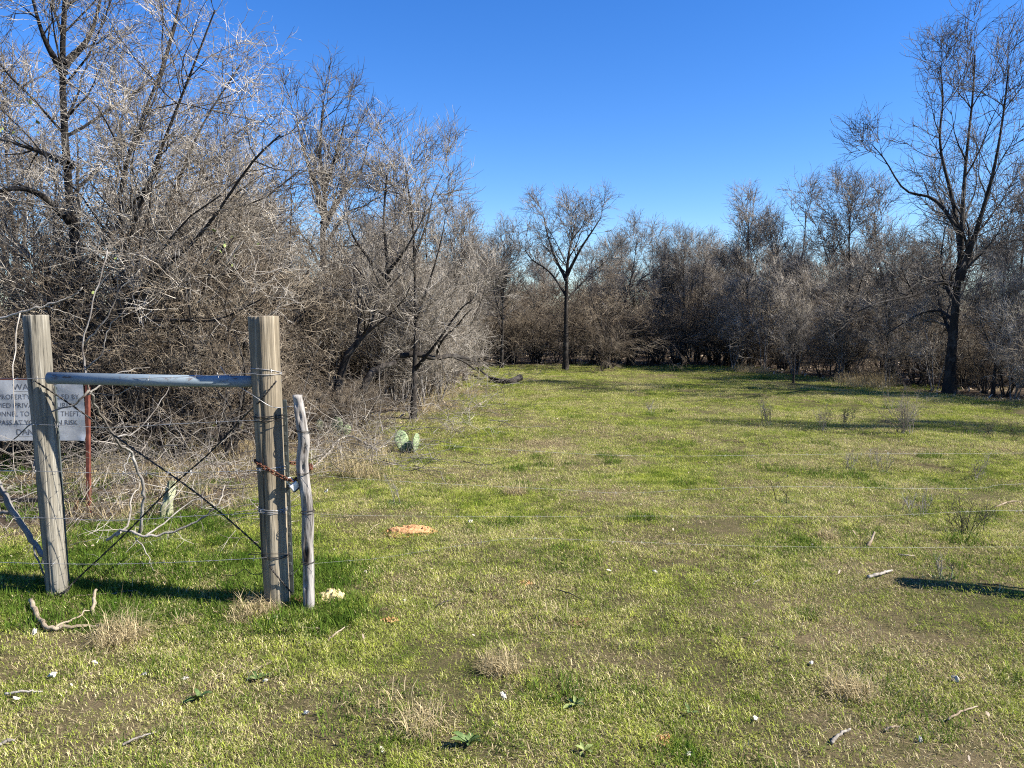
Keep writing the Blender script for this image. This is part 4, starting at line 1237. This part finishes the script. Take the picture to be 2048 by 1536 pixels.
# ------------------------------------------------------------------ fallen branches and sticks
def branch(name, label, pts, r0, r1, m, cat='branch', group=None, side=(), S=8, jit=.004, K=None, parent=None, seed=1):
    o_ = Vector(pts[0]); mb = MB(); rs_ = np.random.RandomState(seed)
    K = K or max(8, len(pts) * 5)
    P_ = resample([p_ - o_ for p_ in pts], K)
    P_[1:-1] += rs_.normal(0, jit, P_[1:-1].shape)
    tubes(mb, P_[None], (np.linspace(r0, r1, K) * (1 + rs_.normal(0, .06, K)))[None], S, True)
    for sp, a, b in side:
        P2 = resample([p_ - o_ for p_ in sp], 14); P2[1:] += rs_.normal(0, jit, P2[1:].shape)
        tubes(mb, P2[None], np.linspace(a, b, 14)[None], 6, True)
    return tag(mb.obj(name, M[m], None, o_), label, cat, group)
def lift(px, py, z=0., dy=0.):
    g = G(px, py); g.z += z; g.y += dy
    return g
branch('fallen_branch', 'curved tan branch lying on the grass in front of the leaning post', [lift(62, 1218, .05), lift(78, 1246, .03), lift(100, 1262, .02), lift(145, 1258, .02), lift(210, 1252, .012)], .013, .007, 'old_wood',
       side=[([lift(105, 1262, .02), lift(150, 1245, .03), lift(180, 1230, .04)], .007, .003)])
branch('fallen_branch', 'short pale stick standing in the grass between the posts and the viewer', [lift(184, 1236, .0), lift(187, 1222, .04), lift(194, 1207, .09)], .011, .007, 'old_wood')
branch('fallen_branch', 'thin pale branch arching over the post shadow', [lift(230, 1186, .02), lift(262, 1180, .02), lift(290, 1190, .02), lift(305, 1208, .01)], .005, .0025, 'old_wood', side=[([lift(235, 1186, .02), lift(180, 1192, .02), lift(150, 1196, .02)], .004, .002)])
branch('leaning_branch', 'thick grey branch leaning against the foot of the leaning post from the left', [R(-30, 920, 4.35), R(0, 975, 4.32), R(25, 1020, 4.3), R(60, 1075, 4.26), R(88, 1118, 4.22), R(98, 1150, 4.2)], .021, .012, 'bark_grey',
       side=[([R(28, 1028, 4.3), R(10, 1025, 4.4), R(-30, 1030, 4.5)], .012, .008), ([R(60, 1075, 4.26), R(78, 1125, 4.18), R(92, 1170, 4.12), R(95, 1205, 4.1)], .006, .003)])
branch('fallen_branch', 'bleached forked branch lying across the crossed brace wires', [R(214, 1080, 4.5), R(245, 1060, 4.45), R(290, 1072, 4.4), R(340, 1066, 4.4), R(400, 1040, 4.4), R(435, 1010, 4.4), R(450, 970, 4.5)], .009, .004, 'driftwood',
       side=[([R(232, 1072, 4.45), R(255, 1050, 4.5), R(262, 1000, 4.6), R(280, 970, 4.7)], .008, .003), ([R(290, 1072, 4.4), R(330, 1045, 4.5), R(380, 1005, 4.6), R(430, 985, 4.6)], .006, .002), ([R(270, 1075, 4.42), R(295, 1110, 4.3), R(305, 1140, 4.3)], .004, .002)])
branch('vine_branch', 'dark curved branch hanging down from the brace pipe behind the crossed wires', [R(215, 500, 4.3), R(190, 590, 4.15), R(168, 680, 4.12), R(170, 735, 4.1), R(178, 780, 4.1), R(205, 835, 4.3), R(240, 890, 4.5), R(262, 902, 4.65), R(270, 930, 4.7), R(285, 965, 4.75), R(286, 1010, 4.8), R(277, 1070, 4.85)], .003, .010, 'bark_grey',
       side=[([R(178, 780, 4.1), R(150, 810, 4.1), R(100, 825, 4.09), R(60, 850, 4.09), R(25, 880, 4.1)], .006, .003), ([R(174, 790, 4.1), R(200, 770, 4.15), R(240, 745, 4.2), R(300, 735, 4.3)], .006, .002), ([R(168, 690, 4.12), R(210, 640, 4.1), R(235, 590, 4.1), R(280, 540, 4.1)], .005, .002), ([R(170, 740, 4.1), R(205, 705, 4.08), R(215, 660, 4.06), R(250, 620, 4.04)], .004, .002), ([R(178, 785, 4.1), R(230, 790, 4.05), R(270, 770, 4.02), R(300, 780, 4.0)], .003, .0015), ([R(262, 902, 4.65), R(250, 940, 4.6), R(262, 975, 4.6)], .004, .002), ([R(230, 875, 4.6), R(275, 860, 4.7), R(330, 790, 4.9), R(345, 750, 5)], .005, .002)])
branch('bare_limb', 'pale bare limb reaching in from the left margin above the leaning post', [R(-60, 650, 4.8), R(0, 636, 4.75), R(60, 620, 4.7), R(110, 606, 4.7), R(150, 590, 4.7), R(165, 575, 4.7)], .009, .003, 'driftwood',
       side=[([R(40, 626, 4.7), R(30, 690, 4.6), R(26, 760, 4.5), R(30, 850, 4.4)], .004, .002), ([R(90, 612, 4.7), R(130, 625, 4.75), R(170, 640, 4.8)], .003, .0015)])
branch('fallen_branch', 'bleached arched dead branch lying beside the prickly pear', [lift(612, 955, .05), lift(650, 930, .1), lift(676, 905, .16), lift(700, 895, .17), lift(730, 905, .13), lift(760, 912, .08)], .008, .014, 'driftwood',
       side=[([lift(676, 905, .16), lift(682, 920, .1), lift(690, 950, .03)], .007, .003)])
lg = branch('fallen_log', 'short curved log with a broken dark end lying on the far pasture', [lift(985, 766, .10), lift(1000, 769, .06), lift(1020, 771, .05), lift(1040, 768, .12)], .045, .075, 'bark_dark', cat='log',
       side=[([lift(990, 768, .05), lift(970, 758, .12), lift(955, 745, .2), lift(950, 728, .35)], .03, .015)])
branch('fallen_tree', 'dark fallen trunk lying raised and level across the slender tree', [R(800, 712, 11.2), R(830, 708, 11.3), R(870, 716, 11.5), R(905, 712, 11.8), R(940, 720, 12)], .045, .03, 'bark_dark', cat='fallen tree',
       side=[([R(870, 716, 11.5), R(885, 680, 11.3), R(915, 650, 11.2), R(945, 615, 11)], .022, .006), ([R(900, 712, 11.8), R(930, 725, 11.9), R(958, 745, 12.2)], .02, .008)])
branch('fallen_tree', 'short dark leaning trunk beside the foot of the crooked tree', [lift(700, 838, 0), R(722, 790, 10.6), R(745, 745, 10.7), R(790, 725, 11)], .065, .04, 'bark_dark', cat='fallen tree')
STK = [((1735, 1172), (1783, 1160), .011, 'thick bleached stick in the grass right of the middle'), ((1797, 1120), (1828, 1124), .007, 'small pale stick beyond the thick bleached stick'), ((1735, 1100), (1748, 1087), .012, 'short light wood chunk standing out of the grass by the lowest gate strand'),
       ((1662, 1492), (1700, 1470), .007, 'pale stick near the bottom edge pointing up to the right'), ((1768, 1470), (1798, 1468), .005, 'small pale stick right beside the longer one at the bottom'), ((1895, 1452), (1955, 1426), .0045, 'thin straight straw coloured stick at the lower right'),
       ((245, 1487), (312, 1462), .0045, 'thin straight stick in the grass at the lower left'), ((545, 1252), (640, 1253), .005, 'long tan stick lying level in front of the gate stick'), ((655, 1274), (690, 1250), .0055, 'reddish stick leaning in the bare patch before the yellow mound'),
       ((1505, 1180), (1523, 1170), .005, 'little pale stick in the middle of the near grass'), ((1100, 1180), (1166, 1208), .004, 'thin dark twig lying slanted in the middle of the near grass'), ((735, 1068), (760, 1050), .004, 'thin straw stick next to the long orange mound'),
       ((0, 1487), (30, 1482), .007, 'pale stick at the lower left margin'), ((1955, 1178), (2048, 1185), .0045, 'dark curved twig above the post shadow at the right margin'), ((1990, 1010), (2048, 1000), .008, 'white stick at the right margin under the second gate strand'),
       ((10, 1383), (85, 1380), .006, 'tan stick lying level near the left margin'), ((910, 1192), (870, 1210), .005, 'dark twig beside a green tuft in the near grass'), ((560, 1310), (505, 1330), .005, 'straw coloured twig below the tan post')]
for i, (a, b, r, lb) in enumerate(STK):
    m_ = ((a[0] + b[0]) / 2, (a[1] + b[1]) / 2)
    branch('stick', lb, [lift(*a, .012), lift(m_[0], m_[1] + RS.normal(0, 1.5), .022), lift(*b, .018 + (.05 if i == 2 else 0))], r, r * .55, 'bark_dark' if 'dark' in lb else ('old_wood' if i % 3 else 'driftwood'), cat='stick', group='sticks lying in the grass', jit=.0015, seed=i)

# ------------------------------------------------------------------ limestone chips
CH = [(1007, 1397, 12, 'brightest white stone chip, low in the middle of the near grass'), (612, 1419, 11, 'flat white stone chip in the lower left grass'), (370, 1343, 10, 'white stone chip below the clump at the tan post'), (105, 1345, 12, 'pale rounded stone in dry grass at the lower left'),
      (190, 1320, 10, 'pale grey stone at the edge of the dry grass at the lower left'), (33, 1392, 8, 'white stone near the left margin in the grass'), (1510, 1440, 9, 'upright white stone chip in the lower right grass'), (1912, 1366, 12, 'round pale stone in the lower right grass'),
      (1310, 1152, 9, 'pair shaped white stone in the middle of the pasture grass'), (1622, 1337, 7, 'small grey stone in the right near grass'), (940, 1048, 9, 'white stone chip right of the long orange mound'), (765, 1495, 10, 'white stone at the bottom edge in dry grass'),
      (1840, 1490, 7, 'little white stone among straw near the bottom right'), (810, 1197, 7, 'white stone chip right of the yellow mound'), (1380, 1515, 9, 'white stone beside the orange patch at the bottom edge'), (730, 1143, 7, 'small white stone before the long orange mound'),
      (530, 1348, 7, 'small white stone among weeds under the gate stick'), (288, 1336, 8, 'slanted white stone chip in the left near grass'), (70, 1268, 9, 'white stone beside the curved tan branch'), (652, 988, 9, 'white stone in the grass just right of the gate stick')]
for i, (px, py, s_, lb) in enumerate(CH):
    g = G(px, py); k = g.y / FPX * s_
    o_ = mobj('stone', rock_mesh('stone', k * .8, k * .5, k * .3, i + 3, 8, 5, .9), M['limestone'], None, g + Vector((0, 0, k * .12 + .012)))
    o_.rotation_euler = (RS.normal(0, .5), RS.normal(0, .5), RS.uniform(0, 6.28))
    for pl_ in o_.data.polygons: pl_.use_smooth = False
    tag(o_, lb, 'stone', 'pale stones in the grass')

# ------------------------------------------------------------------ small weeds and dead forbs
def forb(px, py, h, n, label, m='twig_grey', spread=.35, seed=1, name='dead_weed'):
    g = G(px, py); rs_ = np.random.RandomState(seed)
    st = np.zeros((n, 3)); st[:, :2] = rs_.normal(0, .025 + .1 * spread * h, (n, 2))
    d = np.stack([rs_.normal(0, spread, n), rs_.normal(0, spread, n), np.ones(n)], -1)
    L = h * rs_.uniform(.5, 1.05, n)
    P_, R_ = grow(rs_, st, d, L, rs_.uniform(.002, .0035, n), 7, .07, .0, .4)
    mb = MB(); tubes(mb, P_, R_, 4)
    p_, d2, cl, r2 = children(rs_, P_, R_, L, 13 / max(h, .3), .25, (20, 50), (.25, .5), (.5, .8), .04)
    P2, R2 = grow(rs_, p_, d2, cl, np.maximum(r2, .0013), 4, .12, .03, .4); tubes(mb, P2, R2, 3)
    p_, d2, cl, r2 = children(rs_, P2, R2, cl, 14 / max(h, .3), .25, (20, 55), (.3, .6), (.5, .8), .03)
    P3, R3 = grow(rs_, p_, d2, cl, np.maximum(r2, .0011), 3, .12, .03, .5); tubes(mb, P3, R3, 3)
    t = empty(name, g)
    mb.obj('stem', M[m], t)
    V, Q, T, _ = blades(rs_, 90, .05 + .08 * h, (.02, .06), (.003, .007), .9)
    mobj('leaf', np_mesh('leaf', V, Q, T, False), M['leaf'], t)['kind'] = 'stuff'
    return tag(t, label, 'weed')
forb(1805, 872, .62, 26, 'largest grey dead weed bush standing in the right pasture', spread=.3, seed=1)
forb(1535, 850, .36, 9, 'dark thin weed at the left end of the long tree shadow', 'bark_grey', .3, 2)
forb(1645, 862, .38, 8, 'dark thin weed in the middle of the long tree shadow', 'bark_grey', .3, 3)
forb(1690, 855, .30, 6, 'sparse thin weed left of the largest dead weed bush', 'bark_grey', .3, 4)
forb(1935, 1072, .26, 12, 'dark broken weed clump under the third gate strand at the right', 'bark_dark', .6, 5)
forb(1830, 1030, .22, 7, 'leaning thin weed on the third gate strand', 'bark_grey', .5, 6)
forb(1945, 955, .28, 8, 'bent pale weed between the upper gate strands at the right', 'twig_grey', .5, 7)
forb(1770, 940, .26, 6, 'thin weed below the largest dead weed bush', 'bark_grey', .3, 8)
forb(1700, 935, .2, 6, 'short dark weed left below the largest dead weed bush', 'bark_grey', .4, 9)
forb(2030, 885, .24, 6, 'dark weed at the right margin above the top gate strand', 'bark_dark', .35, 10)
forb(1975, 880, .18, 5, 'low dark weed second from the right margin', 'bark_dark', .35, 11)
forb(1300, 830, .22, 5, 'small thin weed alone in the middle of the far pasture', 'bark_grey', .35, 12)
forb(790, 1010, .24, 4, 'single thin stalk above the long orange mound', 'bark_grey', .2, 13)
forb(1570, 1010, .22, 3, 'sparse thin stalk in the centre right pasture', 'bark_dark', .4, 14)
forb(1885, 1165, .2, 4, 'thin weed beyond the post shadow at the right', 'bark_grey', .4, 15)

def rosette(px, py, r, n, label, m='leaf', seed=1):
    g = G(px, py); rs_ = np.random.RandomState(seed)
    t = empty('broadleaf_weed', g)
    for k in range(n):
        a = 6.28 * k / n + rs_.normal(0, .3); L = r * rs_.uniform(.6, 1.1); w = L * .36
        prof = [(0, .12), (.25, .7), (.55, 1.), (.8, .75), (1, .06)]
        V = []
        for s_, q_ in prof:
            z = .012 + .35 * L * math.sin(s_ * 2.2) * rs_.uniform(.8, 1.)
            for e_ in (-1, 0, 1):
                V.append((s_ * L, e_ * w / 2 * q_, z - (.08 * L if e_ == 0 else 0)))
        Q = [(i * 3 + j, i * 3 + j + 1, i * 3 + j + 4, i * 3 + j + 3) for i in range(4) for j in range(2)]
        o_ = mobj('leaf', np_mesh('leaf', V, Q), M[m], t); o_.rotation_euler = (rs_.normal(0, .15), rs_.normal(-.1, .2), a)
    return tag(t, label, 'weed')
rosette(1150, 1412, .055, 7, 'pale broadleaf weed rosette low in the middle of the grass', 'leaf_yellow', 2)
rosette(1170, 1508, .05, 6, 'yellow broadleaf weed at the bottom edge', 'leaf_yellow', 3)
rosette(395, 1385, .06, 8, 'dark green broadleaf weed in the lower left grass', 'leaf', 4)
rosette(940, 1490, .07, 9, 'grey green broadleaf weed near the bottom edge', 'leaf', 5)
rosette(560, 1232, .05, 6, 'broadleaf weed below the tan post', 'leaf', 6)
rosette(515, 1345, .05, 6, 'small dark broadleaf weed under the gate stick', 'leaf', 7)
rosette(1380, 1425, .045, 6, 'small broadleaf weed right of the pale rosette', 'leaf', 8)
# dead grass clumps that stand out
def clump(px, py, r, n, len_, label, seed, lean=1.05):
    g = G(px, py); rs_ = np.random.RandomState(seed)
    V, Q, T, ti = blades(rs_, n, r, len_, (.0015, .0035), lean)
    me = np_mesh('dead_grass_clump', V, Q, T, False)
    a_ = me.attributes.new('tint', 'FLOAT', 'POINT'); a_.data.foreach_set('value', ti.astype(np.float32))
    return tag(mobj('dead_grass_clump', me, M['grass_dead'], None, g), label, 'grass clump')
clump(515, 1215, .11, 700, (.06, .18), 'grey heap of dead grass against the foot of the tan post', 1)
clump(480, 1232, .06, 300, (.05, .13), 'pale flattened dead grass clump left of the heap at the tan post', 2)
clump(372, 1238, .05, 260, (.04, .1), 'low dead grass clump between the posts in front of the shadow', 3)
clump(240, 1270, .12, 500, (.08, .25), 'sprawling dead grass clump right of the curved tan branch', 4)
clump(1700, 1390, .10, 420, (.05, .14), 'brown matted dead grass clump in the right near grass', 5)
clump(1030, 990, .10, 380, (.06, .16), 'pale dead bunch of grass in the middle pasture', 6, .8)
clump(1655, 1080, .06, 240, (.05, .12), 'small pale tuft of dead grass above the lowest gate strand', 7, .8)
clump(850, 1450, .10, 380, (.05, .15), 'straw coloured tuft at the bottom of the near grass', 8)
clump(1000, 1340, .09, 380, (.06, .17), 'dead tuft beside a green tuft in the middle near grass', 9)

# a few live leaves left in the thicket
def leaf_spray(px, py, d, n, label, seed):
    c = R(px, py, d); rs_ = np.random.RandomState(seed)
    t = empty('leafy_vine', c)
    mb = MB(); tube1(mb, [Vector((-.2, .1, -.2)), Vector((-.05, 0, -.05)), Vector((.05, 0, .04)), Vector((.2, .05, .1))], .004, .002); mb.obj('stem', M['twig_tan'], t)
    for k in range(n):
        s_ = rs_.uniform(.014, .026); V = np.array([(-1, 0, 0), (-.3, .7, .15), (.4, .6, .1), (1, 0, 0), (.4, -.6, .1), (-.3, -.7, .15)]) * s_
        o_ = mobj('leaf', np_mesh('leaf', V, [(0, 1, 2, 3), (0, 3, 4, 5)], None, False), M['leaf_yellow'], t, Vector(rs_.uniform(-.18, .18, 3)))
        o_.rotation_euler = tuple(rs_.uniform(0, 6.28, 3))
    return tag(t, label, 'vine')
leaf_spray(438, 490, 7.0, 7, 'few bright yellow green leaves in the thicket left of the tan post top', 1)
leaf_spray(485, 485, 7.2, 4, 'two or three small yellow leaves just right of the brighter leaves', 2)
leaf_spray(22, 270, 7.6, 7, 'yellow green leaves high at the left margin of the thicket', 3)
leaf_spray(36, 212, 7.6, 4, 'pale leaves highest at the left margin of the thicket', 4)
leaf_spray(215, 552, 7.0, 2, 'tiny yellow leaf deep in the thicket between the posts', 5)
